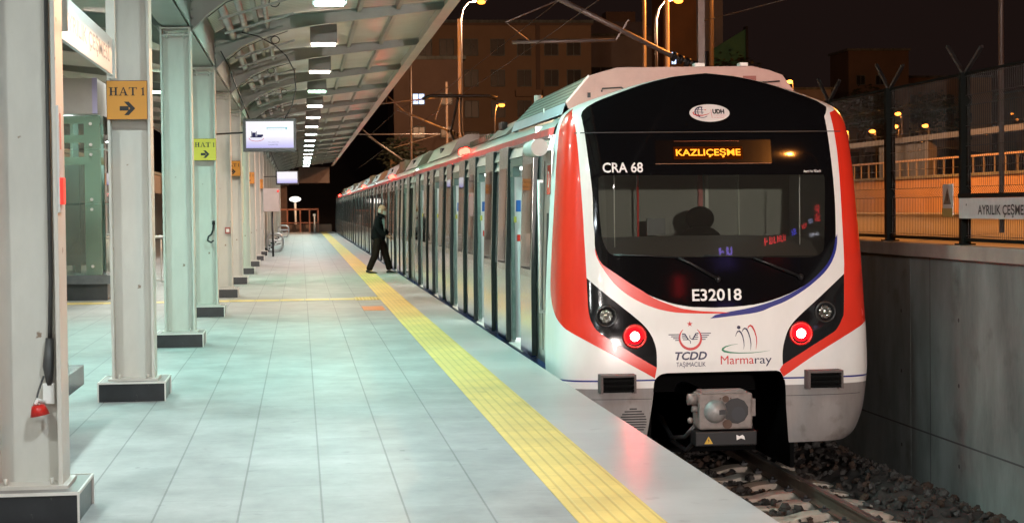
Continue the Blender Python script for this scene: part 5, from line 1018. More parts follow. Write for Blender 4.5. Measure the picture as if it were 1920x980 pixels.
def car_side(y0, y1, doors, k):
    g = MB(); tk = .05
    edges = []; last = y0
    for d in doors: edges.append((last, d - .72)); last = d + .72
    edges.append((last, y1))
    g.prism(wallprof(0, tk, 2.20, 2.36), y0, y1, 0)
    g.prism([(X0, -.36), (X0, -.03), (X0 + tk, -.03), (X0 + tk, -.36)], y0, y1, 1)
    win = []
    for i, (a, b) in enumerate(edges):
        if 0 < i < len(edges) - 1 or (k > 0 and b - a > 1.8):
            m = (a + b) / 2; wa, wb = m - .40, m + .40
            g.prism(wallprof(0, tk, -.03, .90), a, b, 0); g.prism(wallprof(0, tk, .90, 2.20), a, wa, 0); g.prism(wallprof(0, tk, .90, 2.20), wb, b, 0); g.prism(wallprof(0, tk, 2.08, 2.20), wa, wb, 0); win.append((wa, wb))
        else: g.prism(wallprof(0, tk, -.03, 2.20), a, b, 0)
    body = g.build("carriage", [M_side, M_sideblue], TR)
    for a, b in win:
        MB().add([(X0 + .012 + (z - .85) * .033, y, z) for y, z in ((a, .90), (b, .90), (b, 2.08), (a, 2.08))], [(0, 1, 2, 3)]).build("side_window", mat("blue grey window", (.10, .15, .17), .06, spec=.8), body)
        MB().prism(wallprof(.002, .001, .16, .34), b + .02, b + .16, 0).prism(wallprof(.002, .001, -.02, .12), b - .1, b + .16, 1).build("livery_mark", [M_red, M_blue], body)
    # rest of the hull: far side, ends, floor, roof
    g = MB(); xr = 2 * XC - X0
    g.box(xr - .05, xr, y0, y1, -.36, 2.36).box(X0 + tk, xr - .05, y0 + (1.32 if k == 0 else 0), y0 + (1.34 if k == 0 else .05), -.03, 2.5).box(X0 + tk, xr - .05, y1 - .05, y1, -.03, 2.5)
    g.box(X0 + tk, xr - .05, y0, y1, -.10, -.03); g.box(X0 + .12, xr - .12, y0 + .3, y1 - .3, -.85, -.36)
    g.build("hull", [M_side], body)
    MB().box(2.62, xr - .1, y0 + (1.35 if k == 0 else .05), y1 - .05, 2.22, 2.25).box(xr - .12, xr - .055, y0 + .1, y1 - .1, 0, 2.2).build("interior_lining", M_int, body)
    for xa in (3.3, 4.7): MB().box(xa, xa + .2, y0 + 1.2, y1 - .4, 2.205, 2.218).build("ceiling_light", emis("train ceiling light", (.92, 1, .97), 13.0), body)
    for d in doors: fittings(d, body)
    rp = [(X0 + .05, 2.36)] + [(X0 + .06, 2.40), (X0 + .10, 2.47), (X0 + .18, 2.55), (X0 + .34, 2.63), (X0 + .60, 2.69), (X0 + 1.0, 2.73), (XC, 2.75)]; rp = rp + [(2 * XC - x, z) for x, z in rp[-2::-1]]
    MB().sheet(rp, y0, y1).build("roof", M_roof, body)
    gt = MB().prism([(X0 + .012, 2.352), (X0 + .020, 2.425), (X0 + .075, 2.435), (X0 + .06, 2.352)], y0, y1, 0).prism([(X0 + .015, 2.325), (X0 + .015, 2.351), (X0 + .06, 2.351), (X0 + .06, 2.325)], y0, y1, 1)
    gt.build("gutter", [M_gutter, mat("silver strip", (.70, .70, .72), .2, 1.0)], body)
    return body
red_lamp = None
for k, (y0, y1, doors) in enumerate(CAR_Y):
    car_side(y0, y1, doors, k)
    for d in doors:
        if lf is None:
            lf = (make_leaf(d + DOOR["near"][0], d + DOOR["near"][1], 1), make_leaf(d + DOOR["far"][0], d + DOOR["far"][1], -1)); ld0 = d
        else:
            for q in lf: copy_tree(q, (0, d - ld0, 0), TR)
    yl = 27.9 + 22.2 * k
    o = MB().box(X0 + .0, X0 + .10, yl - .34, yl + .34, 2.435, 2.455).build("door_lamp", mat("lamp mount", (.2, .2, .2), .4), TR)
    for dy in (-.26, .26): MB().ball((X0 + .02, yl + dy, 2.49), .085, n=6, squash=(.8, 1.5, .7)).build("lamp_lens", emis("red roof lamp", (1, .014, .009), 50.0), o)
    # roof equipment boxes
    for (a, b, z) in (((24.2, 26.5, 2.86), (33.2, 39.2, 2.98)) if k == 0 else ((y0 + 2.2, y0 + 7.0, 2.98), (y0 + 12, y0 + 18.5, 3.0))):
        pf = [(2.78, 2.60), (2.95, z - .10), (3.12, z), (5.08, z), (5.25, z - .10), (5.42, 2.60)]
        u = MB().prism(pf, a, b).build("roof_unit", mat("roof unit paint", (.33, .30, .28), .5, .1, var=.2, vscale=4), TR)
        MB().box(2.85, 2.93, (a + b) / 2 - .2, (a + b) / 2 + .2, 2.72, 2.82).build("unit_vent", M_black, u)
    g = MB()
    for i in range(12): g.box(2.86, 3.5, y0 + (8.0 if k else 8.6) + i * .28, y0 + (8.0 if k else 8.6) + i * .28 + .05, 2.64, 2.92 if k else 2.72)
    g.build("heat_sink_fins", mat("green grey fins", (.16, .22, .18), .5, .3), TR)
# gangway bellows between the carriages
for (a, b) in zip(CAR_Y[:-1], CAR_Y[1:]): MB().box(X0 + .18, 2 * XC - X0 - .18, a[1], b[0], -.2, 2.45).build("gangway", M_black, TR)
# cab side: driver's door recess, hand rail, flag sticker, side camera drum
g = MB().prism(wallprof(.004, .003, .1, 2.1), 18.78, 18.82).prism(wallprof(.004, .003, .1, 1.55), 18.42, 18.55); g.build("cab_door_slit", M_black, TR)
MB().tube([(X0 - .045, 18.66, .5), (X0 - .045, 18.66, 1.9)], .016, 8).box(X0 - .05, X0, 18.645, 18.675, .5, .53).box(X0 - .05, X0, 18.645, 18.675, 1.87, 1.9).build("hand_rail", M_trim, TR)
f_ = lambda z, d: X0 - d + (z - .85) * .033
fl = MB().add([(f_(z, .004), y, z) for y, z in ((18.32, 1.745), (18.58, 1.745), (18.58, 2.05), (18.32, 2.05))], [(0, 1, 2, 3)]).build("flag_sticker", M_red, TR)
g = MB(); cy, cz = 18.47, 1.90
pts = [(cy + .055 * math.cos(a), cz + .075 * math.sin(a)) for a in np.linspace(.7, 5.58, 24)]; ws = [.004 + .014 * math.sin(math.pi * i / 23) for i in range(24)]; v = []
for (y, z), w_ in zip(pts, ws):
    d = Vector((0, y - cy, z - cz)).normalized() * w_; v += [(f_(z, .006), y + d.y, z + d.z), (f_(z, .006), y - d.y, z - d.z)]
g.add(v, [(2 * i, 2 * i + 1, 2 * i + 3, 2 * i + 2) for i in range(23)]); g.add([(f_(cz, .006), 18.40 + .018 * (1 if j % 2 == 0 else .4) * math.cos(j * .628), cz + .024 * (1 if j % 2 == 0 else .4) * math.sin(j * .628)) for j in range(10)], [tuple(range(10))])
g.build("crescent_star", M_wlet, fl)
c_ = MB().tube([(X0 - .10, 18.16, 2.225), (X0 - .10, 18.60, 2.225), (X0 - .10, 18.66, 2.225), (X0 - .10, 18.90, 2.225), (X0 - .10, 18.95, 2.225)], [.088, .088, .084, .084, .06], 20).tube([(X0 - .10, 18.5, 2.225), (X0 + .08, 18.5, 2.25)], .05, 10).build("camera_drum", mat("camera drum paint", (.40, .39, .36), .45, .1, var=.06), TR)
# bogies under the leading carriages
for yb_ in (21.5, 36.5, 43.5):
    g = MB()
    for dy in (-1.1, 1.1):
        for xx in (3.38, 4.80): g.tube([(xx - .06, yb_ + dy, -.63), (xx + .06, yb_ + dy, -.63)], .42, 20)
    g.build("wheel", M_iron, TR); MB().box(3.2, 3.3, yb_ - 1.6, yb_ + 1.6, -.72, -.5).box(4.9, 5.0, yb_ - 1.6, yb_ + 1.6, -.72, -.5).build("bogie_frame", M_iron, TR)
# pantograph on the second carriage
pg = MB().box(3.5, 4.7, 45.2, 46.8, 2.78, 2.86).tube([(4.1, 45.4, 2.86), (3.95, 46.6, 3.60)], .05, 8).tube([(3.95, 46.6, 3.60), (4.05, 45.6, 4.40)], .035, 8).tube([(4.3, 45.4, 2.86), (4.22, 46.6, 3.60), (4.12, 45.6, 4.40)], .03, 8).build("pantograph", M_iron, TR)
MB().tube([(3.15, 45.55, 4.40), (3.35, 45.55, 4.47), (4.85, 45.55, 4.47), (5.05, 45.55, 4.40)], .04, 8).tube([(3.15, 45.85, 4.40), (3.35, 45.85, 4.47), (4.85, 45.85, 4.47), (5.05, 45.85, 4.40)], .04, 8).build("collector_head", M_iron, pg)
# ------------------------------------------------------------------ mesh fence on the wall with signs
FX = 6.58
fe = thing("mesh_fence", (FX, 18, 1.19), "dark welded mesh fence with forked posts standing on the concrete wall", "fence")
M_fence = mat("dark green fence paint", (.005, .007, .006), .7, spec=.1, var=.2)
M_wire = mat("galvanised wire", (.07, .065, .06), .5, .4)
py = [12.55, 14.9, 17.16, 19.44, 21.75, 24.05, 26.35, 28.65, 30.95]
for y in py:
    MB().box(FX - .05, FX + .05, y - .035, y + .035, 1.19, 2.90).box(FX - .08, FX + .08, y - .08, y + .08, 1.19, 1.205).build("post", M_fence, fe)
    MB().bar((FX, y, 2.88), (FX, y + .46, 3.20), .035, .03).bar((FX, y, 2.88), (FX, y - .46, 3.12), .035, .03).build("post_fork", M_iron, fe)
for a, b in zip(py[:-1], py[1:]):
    a += .04; b -= .04; g = MB(); n = int((b - a) / .05)
    for i in range(1, n):
        y = a + (b - a) * i / n; z = 1.28; pts = [(FX, y, 1.26), (FX, y, 1.30)]
        pts = [(FX, y, 1.26)]
        for zf in (1.72, 2.62): pts += [(FX, y, zf - .05), (FX + .035, y, zf), (FX, y, zf + .05)]
        pts += [(FX, y, 2.88)]
        g.tube(pts, .0028, 4, caps=False)
    for z in (1.28, 1.48, 1.67, 1.77, 1.97, 2.17, 2.37, 2.57, 2.67, 2.86): g.tube([(FX - .004, a, z), (FX - .004, b, z)], .0032, 4, caps=False)
    g.build("wire_panel", M_wire, fe)
    MB().box(FX - .02, FX + .02, a, b, 1.225, 1.26).build("frame_rail", M_fence, fe); MB().box(FX - .015, FX + .015, a, b, 2.875, 2.90).build("frame_rail", M_fence, fe)
t = thing("fence_name_sign", (FX - .07, 15.6, 1.45), "long white station name sign fixed low on the mesh fence", "sign")
MB().box(FX - .085, FX - .07, 12.9, 17.10, 1.455, 1.655).build("board", mat("weathered white board", (.62, .61, .60), .5, var=.12, vscale=12), t)
MB().box(FX - .09, FX - .055, 12.85, 17.12, 1.657, 1.70).build("top_rail", M_fence, t)
g = MB(); text_on(g, "AYRILIK ÇEŞMESİ", (FX - .087, 16.60, 1.468), (0, -1.24, 0), (0, 0, .150), .018); g.build("lettering", M_ink, t)
g = MB().disc((FX - .087, 16.9, 1.59), .012, (-1, 0, 0), 10).build("rivet", M_iron, t)
t = thing("warning_plate", (FX - .07, 17.48, 1.45), "small upright white warning plate with a triangle on the fence post", "sign")
MB().box(FX - .075, FX - .065, 17.30, 17.58, 1.49, 1.80).build("board", mat("warning plate white", (.60, .60, .57), .5, var=.1), t)
MB().box(FX - .079, FX - .075, 17.30, 17.58, 1.47, 1.555).build("lower_label", mat("olive yellow label", (.36, .30, .10), .5), t)
g = MB(); g.poly([(FX - .078, 17.545, 1.60), (FX - .078, 17.34, 1.60), (FX - .078, 17.44, 1.765)]); g.build("triangle", mat("triangle grey", (.12, .11, .09), .5), t)
g = MB(); g.box(FX - .080, FX - .0785, 17.34, 17.545, 1.597, 1.605); g.box(FX - .0795, FX - .079, 17.42, 17.46, 1.63, 1.70); g.build("triangle_mark", M_ink, t)

# ------------------------------------------------------------------ street beyond the fence
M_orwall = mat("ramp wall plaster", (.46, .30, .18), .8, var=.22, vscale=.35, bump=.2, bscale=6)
t = thing("ramp_wall", (22, 65, 1.2), "long low ramp wall beyond the fence, lit orange by street lamps", "wall")
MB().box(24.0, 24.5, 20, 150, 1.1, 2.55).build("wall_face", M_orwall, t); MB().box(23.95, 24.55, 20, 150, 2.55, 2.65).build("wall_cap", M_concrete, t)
rl = thing("ramp_railing", (24.2, 65, 2.6), "grey steel railing along the top of the orange ramp wall", "railing")
MB().box(24.18, 24.28, 20, 150, 3.24, 3.31).build("handrail", mat("railing rail", (.45, .36, .28), .5), rl); rp0 = None
for i in range(90):
    if rp0 is None: rp0 = MB().box(24.20, 24.25, 36.3, 36.35, 2.65, 3.24).build("post", mat("railing post", (.26, .24, .22), .5), rl)
    else: c = rp0.copy(); COL.objects.link(c); c.parent = rl; c.location = (0, 1.0 * i, 0)
M_gs = mat("shelter steel", (.13, .13, .135), .5, var=.15)
t = thing("roadside_gantry", (28, 75, 3), "pale horizontal gantry beam on two posts behind the ramp railing", "gantry")
MB().box(27.8, 28.3, 66, 100, 4.38, 4.62).build("beam", M_gs, t)
for y in (77.0, 91.0): MB().box(27.85, 28.25, y, y + .5, 1.1, 4.38).build("post", M_gs, t)
MB().prism([(27.9, 2.7), (28.1, 2.7), (28.1, 4.3), (27.9, 4.3)], 77.6, 84).build("panel", mat("gantry panel", (.035, .035, .037), .6, var=.3), t)
t = thing("control_box", (23, 54, 1.2), "pale roadside control box on a post by the ramp wall", "box")
MB().box(22.9, 23.3, 53.3, 54.6, 2.75, 3.35).build("case", mat("pale box", (.42, .38, .34), .5), t); MB().tube([(23.1, 53.9, 1.2), (23.1, 53.9, 2.75)], .12, 8).build("pole", M_iron, t)
# ------------------------------------------------------------------ street lamps
FLOOD_W = 150.0
SOD = (1, .32, .055)
M_pole = mat("lamp pole paint", (.13, .11, .10), .5, .2)
def street_lamp(x, y, z0, h, dx, label, w=500, head_r=.27, pole=True, strength=7, col=SOD, grp="sodium street lamps", lcol=None, dy=0):
    t = thing("street_lamp", (x, y, z0), label, "street lamp", grp)
    top = z0 + h
    if pole:
        P = [(x, y, z0), (x, y, top - 1.2), (x + dx * .15, y + dy * .15, top - .55), (x + dx * .45, y + dy * .45, top - .12), (x + dx, y + dy, top)]
        MB().tube(P, [.11, .07, .06, .055, .05], 8).build("pole", M_pole, t)
    MB().prism([(x + dx - .15, top - .02), (x + dx + .55 * (1 if dx >= 0 else -1), top - .02), (x + dx + .45 * (1 if dx >= 0 else -1), top + .12), (x + dx - .1, top + .10)], y + dy - .16, y + dy + .16).build("head", M_iron, t)
    MB().ball((x + dx + .2 * (1 if dx >= 0 else -1), y + dy, top - .12), head_r, n=6, squash=(1, .8, .55)).build("bulb", emis("sodium bulb %d" % int(strength), (1, .27, .03), strength), t)
    if w:
        l = bpy.data.lights.new("lamp_light", 'POINT'); l.energy = w; l.color = lcol or col; l.shadow_soft_size = .12; lo = bpy.data.objects.new("lamp_light", l); link(lo, t); lo.location = (dx + .2 * (1 if dx >= 0 else -1), dy, h - .4)
    return t
street_lamp(10.9, 120, 1.1, 14.4, 1.2, "tall sodium street lamp with a curved arm, left one against the brown apartment block", 22000, lcol=(1, .60, .36))
street_lamp(20.2, 100, 1.1, 12.2, 1.1, "tall sodium street lamp with a curved arm, right one above the train roof", 20000, lcol=(1, .55, .30))
street_lamp(16.4, 150, 1.1, 9.2, .4, "lower sodium street lamp seen just over the train roof", 900)
# lamps of the street beside the station
street_lamp(18.6, 42, 1.1, 9.0, 1.2, "sodium street lamp lighting the road beyond the fence, out of frame on the right", 15000, strength=40)
street_lamp(14.5, 62, 1.1, 11.0, 2.5, "sodium street lamp lighting the ramp wall, hidden behind the train", 15000, strength=40)
street_lamp(12.5, 4.0, 1.1, 8.6, -2.6, "sodium street lamp near the camera beyond the wall", 1500, strength=9, head_r=.12)
FARL = [(103.7, 17.1), (103.2, 14.9), (108.6, 15.0), (99.1, 14.1), (94.3, 14.0), (107.5, 12.9), (124.3, 17.0), (125.2, 16.0), (115.4, 13.5), (119.7, 13.5), (84.5, 22.7)]
WHERE = ["highest of the lamps between the two fence posts", "middle lamp between the two fence posts", "lamp to the right of the middle pair behind the fence", "lamp just left of the first fence post", "lamp nearest the train's red edge", "low lamp just above the gantry beam", "faint upper lamp near the right edge", "faint lower lamp near the right edge", "faint lamp right of the second fence post", "faintest lamp between the second post and the edge", "lamp above the train's right shoulder"]
for (x, z), wh in zip(FARL, WHERE):
    st_ = 12 if WHERE.index(wh) < 6 or wh.startswith("lamp above") else 2
    x, z = x * .75, (z - 1.62) * .75 + 1.62; street_lamp(x, 225, hz(x, 225), z - hz(x, 225), -.3, "distant orange hillside street lamp, " + wh, 700 if st_ > 4 else 0, head_r=.42 if st_ > 4 else .22, strength=st_, grp="distant lamps on the hillside")
# floodlight of the yard behind the camera (its reflection shows in the windscreen)
t = thing("flood_lamp", (3.2, -14, 0), "white floodlight on a mast behind the camera, seen only as a reflection in the windscreen", "floodlight")
MB().tube([(3.2, -14, -1.2), (3.2, -14, 3.75)], .09, 8).build("mast", M_cat if "catenary steel" in MATS else M_iron, t)
MB().box(2.95, 3.45, -13.98, -13.85, 3.5, 3.9).build("housing", M_house, t); MB().box(2.99, 3.41, -13.85, -13.84, 3.54, 3.86).build("lens", emis("flood lens", (1, .90, .86), 60.0), t)
ld = bpy.data.lights.new("lamp_light", 'AREA'); ld.shape = 'RECTANGLE'; ld.size = .42; ld.size_y = .32; ld.energy = FLOOD_W; ld.spread = R(26); ld.color = (1, .86, .80)
lo = bpy.data.objects.new("lamp_light", ld); link(lo, t); lo.location = (0, .17, 3.7); lo.rotation_euler = (R(87), 0, R(-2.5))
# lit shop fronts of the street behind the camera; they show as reflections in the windscreen
t = thing("shop_front", (28, -26, 1.1), "street building with red, blue and white lit signs behind the camera, reflected in the windscreen", "building")
MB().box(2, 44, -30, -26.05, 1.1, 20).build("wall", mat("dark shop wall", (.08, .07, .07), .8, var=.2), t)
for x0, x1, z0, dz, h_, nm, cc in ((14.6, 15.3, 10.1, .05, .22, "shop sign violet", (.25, .16, .8)), (16.4, 18.2, 10.4, .25, .34, "shop sign red", (1, .04, .05)), (18.7, 20.2, 10.9, .35, .42, "shop sign blue", (.10, .10, 1)), (20.5, 22.0, 11.4, .3, .42, "shop sign red", (1, .04, .05)), (22.4, 24.0, 12.0, .2, .4, "shop sign pale", (.55, .6, 1)), (24.6, 27.6, 12.3, .25, .5, "shop sign red", (1, .04, .05)), (22.4, 26.0, 11.0, .3, .2, "shop sign white", (.85, .85, 1))):
    g = MB(); n_ = int((x1 - x0) / .27)
    for i in range(n_):
        xa = x0 + i * .27; za = z0 + dz * i / n_
        g.box(xa, xa + .07, -25.95, -25.9, za, za + h_)
        g.box(xa + .07, xa + .18, -25.95, -25.9, za + h_ * (.0 if i % 3 else .4), za + h_ * (.18 if i % 3 else .58))
        if i % 2: g.box(xa + .15, xa + .2, -25.95, -25.9, za + h_ * .18, za + h_)
    g.build("lit_sign", emis(nm, cc, 12.0), t)
MB().ball((4.4, -26, 14.6), .32, n=6).build("roof_floodlight", emis("flood lens", (1, .90, .86), 60.0), t)
MB().ball((13.0, -25.8, 9.3), .07, n=6).build("red_beacon", emis("shop sign red beacon", (1, .02, .03), 60.0), t)
# ------------------------------------------------------------------ catenary masts, cantilevers and wires
M_cat = mat("catenary steel", (.30, .27, .26), .45, .5, var=.2)
def catenary(y, mx, diag, arm, label, reg=None):
    t = thing("catenary_mast", (mx, y, 1.1), label, "mast", "overhead line masts beside the track")
    MB().box(mx - .06, mx + .06, y - .06, y + .06, -1.3 if mx < 6.9 else 1.1, 9.2).build("mast", M_cat, t)
    MB().tube([(diag[0][0], y, diag[0][1]), (diag[1][0], y, diag[1][1])], .045, 8).build("stay_tube", M_cat, t)
    MB().tube([(arm[0][0], y, arm[0][1]), (arm[1][0], y, arm[1][1])], .032, 8).build("steady_arm", M_cat, t)
    g = MB()
    for i in range(4): g.tube([(diag[1][0] + .12 * i, y, diag[1][1] - .05 * i), (diag[1][0] + .12 * i + .07, y, diag[1][1] - .05 * i - .03)], .085, 10)
    g.bar((diag[1][0], y, diag[1][1]), (mx, y, diag[1][1] - .2), .05); g.build("insulator", M_iron, t)
    MB().bar((arm[1][0], y, arm[1][1]), ((diag[0][0] + diag[1][0]) / 2 + .5, y, (diag[0][1] + diag[1][1]) / 2), .03).build("brace_rod", M_cat, t); MB().tube([(arm[0][0] + .3, y, arm[0][1] + .02), (diag[0][0] - .4, y, arm[0][1] + .35), (diag[0][0] + .5, y, diag[0][1] - .3)], .015, 6).build("brace_wire", M_cat, t)
    return t
catenary(31, 7.06, [(4.0, 5.50), (6.54, 4.24)], [(3.71, 4.48), (5.54, 4.52)], "overhead line mast with a thick sloping tube, nearest above the train")
catenary(72, 6.46, [(3.94, 5.59), (5.97, 4.72)], [(3.19, 5.80), (5.77, 6.07)], "overhead line mast with a sloping tube, second from the camera")
catenary(108, 8.9, [(4.12, 5.98), (6.19, 4.52)], [(1.89, 6.09), (8.47, 6.05)], "overhead line mast with a long level arm, farthest of the three")
wi = thing("overhead_wire", (4.1, 60, 4.5), "thin overhead contact wires running above the train", "wire")
MB().tube([(4.05, -20, 4.46), (4.15, 31, 4.46), (4.0, 72, 4.46), (4.12, 108, 4.46), (4.1, 140, 4.46)], .008, 5).build("contact_wire", M_iron, wi)
MB().tube([(4.05, -20, 5.6), (4.6, 31, 5.25), (4.2, 50, 5.0), (4.0, 72, 5.6), (4.12, 108, 5.9)], .009, 5).build("catenary_wire", M_iron, wi)
t = thing("feeder_wire", (8, 40, 5), "thin overhead cable slanting up to the top right of the sky", "wire")
MB().tube([(7.1, 31.0, 4.85), (8.3, 28.0, 5.02), (9.7, 25.5, 5.35), (11.4, 23, 5.9)], .010, 5).build("cable", M_cat, t)
t = thing("pale_pole", (11.7, 60, 1.1), "slim pale pole left of the curved street lamp above the train roof", "pole"); MB().tube([(11.7, 60, 1.1), (11.7, 60, 12)], .075, 8).build("shaft", M_cat, t)
t = thing("pale_pole", (12.5, 60, 1.1), "slim pale pole right of the curved street lamp above the train roof", "pole"); MB().tube([(12.5, 60, 1.1), (12.5, 60, 12)], .075, 8).build("shaft", mat("pale pole paint", (.55, .5, .47), .5), t)
t = thing("red_lit_pole", (5.6, 90, -1), "thin pole beside the canopy edge in front of the dark houses", "pole"); MB().tube([(5.6, 90, -1.2), (5.6, 90, 11)], .06, 8).build("shaft", M_cat, t)
t = thing("tall_light_pole", (11.6, 28.6, 1.1), "slim tall pole rising out of frame behind the fence at the right edge", "pole"); MB().tube([(11.6, 28.6, 1.1), (11.6, 28.6, 9)], .045, 8).build("shaft", M_cat, t)
# ------------------------------------------------------------------ houses
M_wg = mat("dark pane", (.03, .026, .024), .3, var=.7, vscale=.13)
def house(name, x0, x1, y, z0, z1, depth, m, label, wins, frame=M_concrete, ww=1.5, wh=1.5, roof=None, lit=()):
    t = thing(name, ((x0 + x1) / 2, y, z0), label, "building")
    MB().box(x0, x1, y, y + depth, z0, z1).build("wall", m, t)
    MB().box(x0 - .3, x1 + .3, y - .3, y + depth + .3, z1, z1 + .35).build("roof", roof or M_concrete, t)
    for i, (x, z) in enumerate(wins):
        f = MB().box(x - ww / 2 - .1, x - ww / 2, y - .08, y, z - wh / 2 - .1, z + wh / 2 + .1).box(x + ww / 2, x + ww / 2 + .1, y - .08, y, z - wh / 2 - .1, z + wh / 2 + .1).box(x - ww / 2, x + ww / 2, y - .08, y, z - wh / 2 - .1, z - wh / 2).box(x - ww / 2, x + ww / 2, y - .08, y, z + wh / 2, z + wh / 2 + .1).box(x - .04, x + .04, y - .06, y, z - wh / 2, z + wh / 2).build("window", frame, t)
        MB().box(x - ww / 2, x + ww / 2, y - .03, y - .004, z - wh / 2, z + wh / 2).build("pane", emis("lit window", (.55, .68, 1), 2.2) if i in lit else M_wg, f)
    return t
M_tan = mat("tan render", (.34, .23, .15), .85, var=.12, vscale=.3)
M_brown = mat("brown render", (.20, .14, .11), .85, var=.15, vscale=.3)
M_greyr = mat("grey render", (.36, .32, .32), .85, var=.15, vscale=.3)
wins = [(x, z) for z in (21.3, 17.5, 13.7, 9.9) for x in (15.5, 18.2, 21.2, 24.5, 27.8, 31.2, 34.0)]
hb = house("apartment_block", 13.2, 36.2, 220, 0, 24.3, 14, M_tan, "broad tan apartment block with rows of dark windows behind the train roof", wins, ww=1.6, wh=1.9)
for x, dz in ((19.8, 0), (29.5, 0)): MB().box(x - .25, x + .25, 219.6, 220, 0, 24.3).build("pilaster", M_brown, hb)
MB().box(13.0, 36.4, 219.75, 220, 24.0, 24.25).build("cornice", M_brown, hb)
for x in (28.2, 31.6): 
    MB().box(x - 1.6, x + 1.6, 218.9, 220, 15.2, 16.0).build("balcony", M_tan, hb)
house("dark_house", 9.5, 16.5, 180, 0, 16.5, 12, M_brown, "dark house with one bluish white lit window by the canopy edge", [(12.0, 12.55), (12.0, 9.2), (14.8, 12.55), (14.8, 9.2)], ww=1.1, wh=1.0, lit=(0,))
dh = house("dormer_house", 42.0, 52.0, 260, 0, 26.5, 12, M_greyr, "grey house with a dormer roof and a wide barred window right of the tan block", [(48.6, 20.6), (48.6, 15.0), (44.2, 20.6)], ww=3.4, wh=2.6)
MB().add([(41.5, 259.5, 26.8), (52.5, 259.5, 26.8), (50.8, 262, 28.8), (43.2, 262, 28.8), (41.5, 272, 26.8), (52.5, 272, 26.8), (50.8, 269, 28.8), (43.2, 269, 28.8)], [(0, 1, 2, 3), (1, 5, 6, 2), (5, 4, 7, 6), (4, 0, 3, 7), (3, 2, 6, 7)]).build("sloped_roof", M_greyr, dh)
MB().box(45.4, 49.8, 262, 266, 28.0, 30.3).build("dormer", M_brown, dh)
g = MB()
for i in range(8): g.box(47.0 + i * .43, 47.06 + i * .43, 259.85, 259.95, 19.3, 21.9)
g.build("window_bar", M_trim, dh)
house("orange_tower", 49.5, 56.0, 240, 0, 34, 8, mat("orange lit render", (.40, .20, .09), .85, var=.15, vscale=.3), "tall orange lit building behind the right street lamp", [(50.9, 21.6), (50.9, 17.5)], ww=.6, wh=1.6, lit=(0,))
MB().box(54.6, 57.4, 238.5, 240, 0, 36).build("chimney_shaft", M_greyr, bpy.data.objects["orange_tower"])
t = thing("green_hoarding", (57, 236, 18), "dark green slanted hoarding beside the tower", "hoarding")
g = MB(); g.add([(54.6, 236, 14), (60.0, 236, 14), (60.0, 236, 25.2), (54.6, 236, 22.0), (54.6, 237, 14), (60.0, 237, 14), (60.0, 237, 25.2), (54.6, 237, 22.0)], [(0, 1, 2, 3), (7, 6, 5, 4), (0, 4, 5, 1), (1, 5, 6, 2), (2, 6, 7, 3), (3, 7, 4, 0)]); g.build("panel", mat("hoarding green", (.06, .22, .14), .6, var=.15), t)
MB().box(59.9, 60.2, 235.8, 237.2, 0, 25.5).box(54.5, 54.8, 235.8, 237.2, 0, 22.2).build("post", M_iron, t)
# low buildings and bridge between the canopy and the train roof
t = house("signal_house", 8.3, 16.8, 165, -1, 6.5, 8, mat("ochre render", (.30, .19, .10), .85, var=.2, vscale=.5), "low ochre signal house between the canopy and the train roof", [(10.0, 4.2), (13.4, 4.2)], ww=2.0, wh=1.4)
# houses on the hillside behind the fence
rh = random.Random(11)
HL = ["pale", "grey", "brown", "broad", "narrow", "tall"]
for i, (x, y, w_, h_) in enumerate(((72, 260, 14, 13), (93, 280, 10, 17), (112, 300, 16, 13), (128, 270, 14, 12), (140, 320, 14, 16), (62, 290, 12, 16))):
    z0 = hz(x, y) - 1; wn = [(x - w_ / 2 + 2 + 3.2 * a, z0 + 3 + 3.1 * b) for a in range(int((w_ - 2) / 3.2)) for b in range(int((h_ - 2) / 3.1))]
    house("hillside_house", x - w_ / 2, x + w_ / 2, y, z0, z0 + h_, 10, (M_greyr, M_brown, M_tan)[i % 3], "dim %s house on the dark hillside behind the fence, %s" % (HL[i], ["left of the first post", "between the two fence posts", "behind the second post", "near the right edge", "farthest right on the slope", "hidden beside the train"][i]), wn, ww=1.3, wh=1.4)
# ------------------------------------------------------------------ trees
M_leafm = mat("night foliage", (.045, .055, .030), .7, var=.5, vscale=1.2); M_bark = mat("bark", (.06, .045, .035), .9, var=.3)
def tree(x, y, z0, h, r, label, seed, n=900):
    q = random.Random(seed); t = thing("tree", (x, y, z0), label, "tree", "dark trees beyond the station")
    g = MB().tube([(x, y, z0), (x + .1 * r, y, z0 + h * .35), (x - .05 * r, y, z0 + h * .75)], [.07 * r + .08, .05 * r + .06, .03], 8); cl = []
    for k in range(9):
        a = q.uniform(0, 6.28); rr = r * q.uniform(.35, .75); zz = z0 + h * q.uniform(.45, .92); c = Vector((x + rr * math.cos(a), y + rr * math.sin(a), zz)); cl.append((c, r * q.uniform(.30, .5)))
        g.tube([(x, y, z0 + h * q.uniform(.3, .6)), ((x + c.x) / 2, (y + c.y) / 2, zz - .12 * h), tuple(c)], [.04 * r + .03, .03 * r + .02, .015], 6)
    g.build("trunk", M_bark, t); g = MB()
    for _ in range(n):
        c, cr = q.choice(cl); d = Vector((q.gauss(0, 1), q.gauss(0, 1), q.gauss(0, .8))).normalized() * cr * q.random() ** .4; p = c + d; s = r * q.uniform(.05, .10)
        m_ = Matrix.Rotation(q.uniform(0, 6.28), 3, 'Z') @ Matrix.Rotation(q.uniform(-1.2, 1.2), 3, 'X'); g.add([p + m_ @ Vector(v) for v in ((-s, 0, 0), (0, -s * .5, 0), (s, 0, 0), (0, s * .5, .2 * s))], [(0, 1, 2, 3)])
    g.build("crown", M_leafm, t); return t
tree(56.5, 232, 8, 13, 5, "dark bushy tree below the green hoarding above the train roof", 1)
tree(84, 262, 6, 14, 6, "dark round tree on the slope above the train's right shoulder", 2)
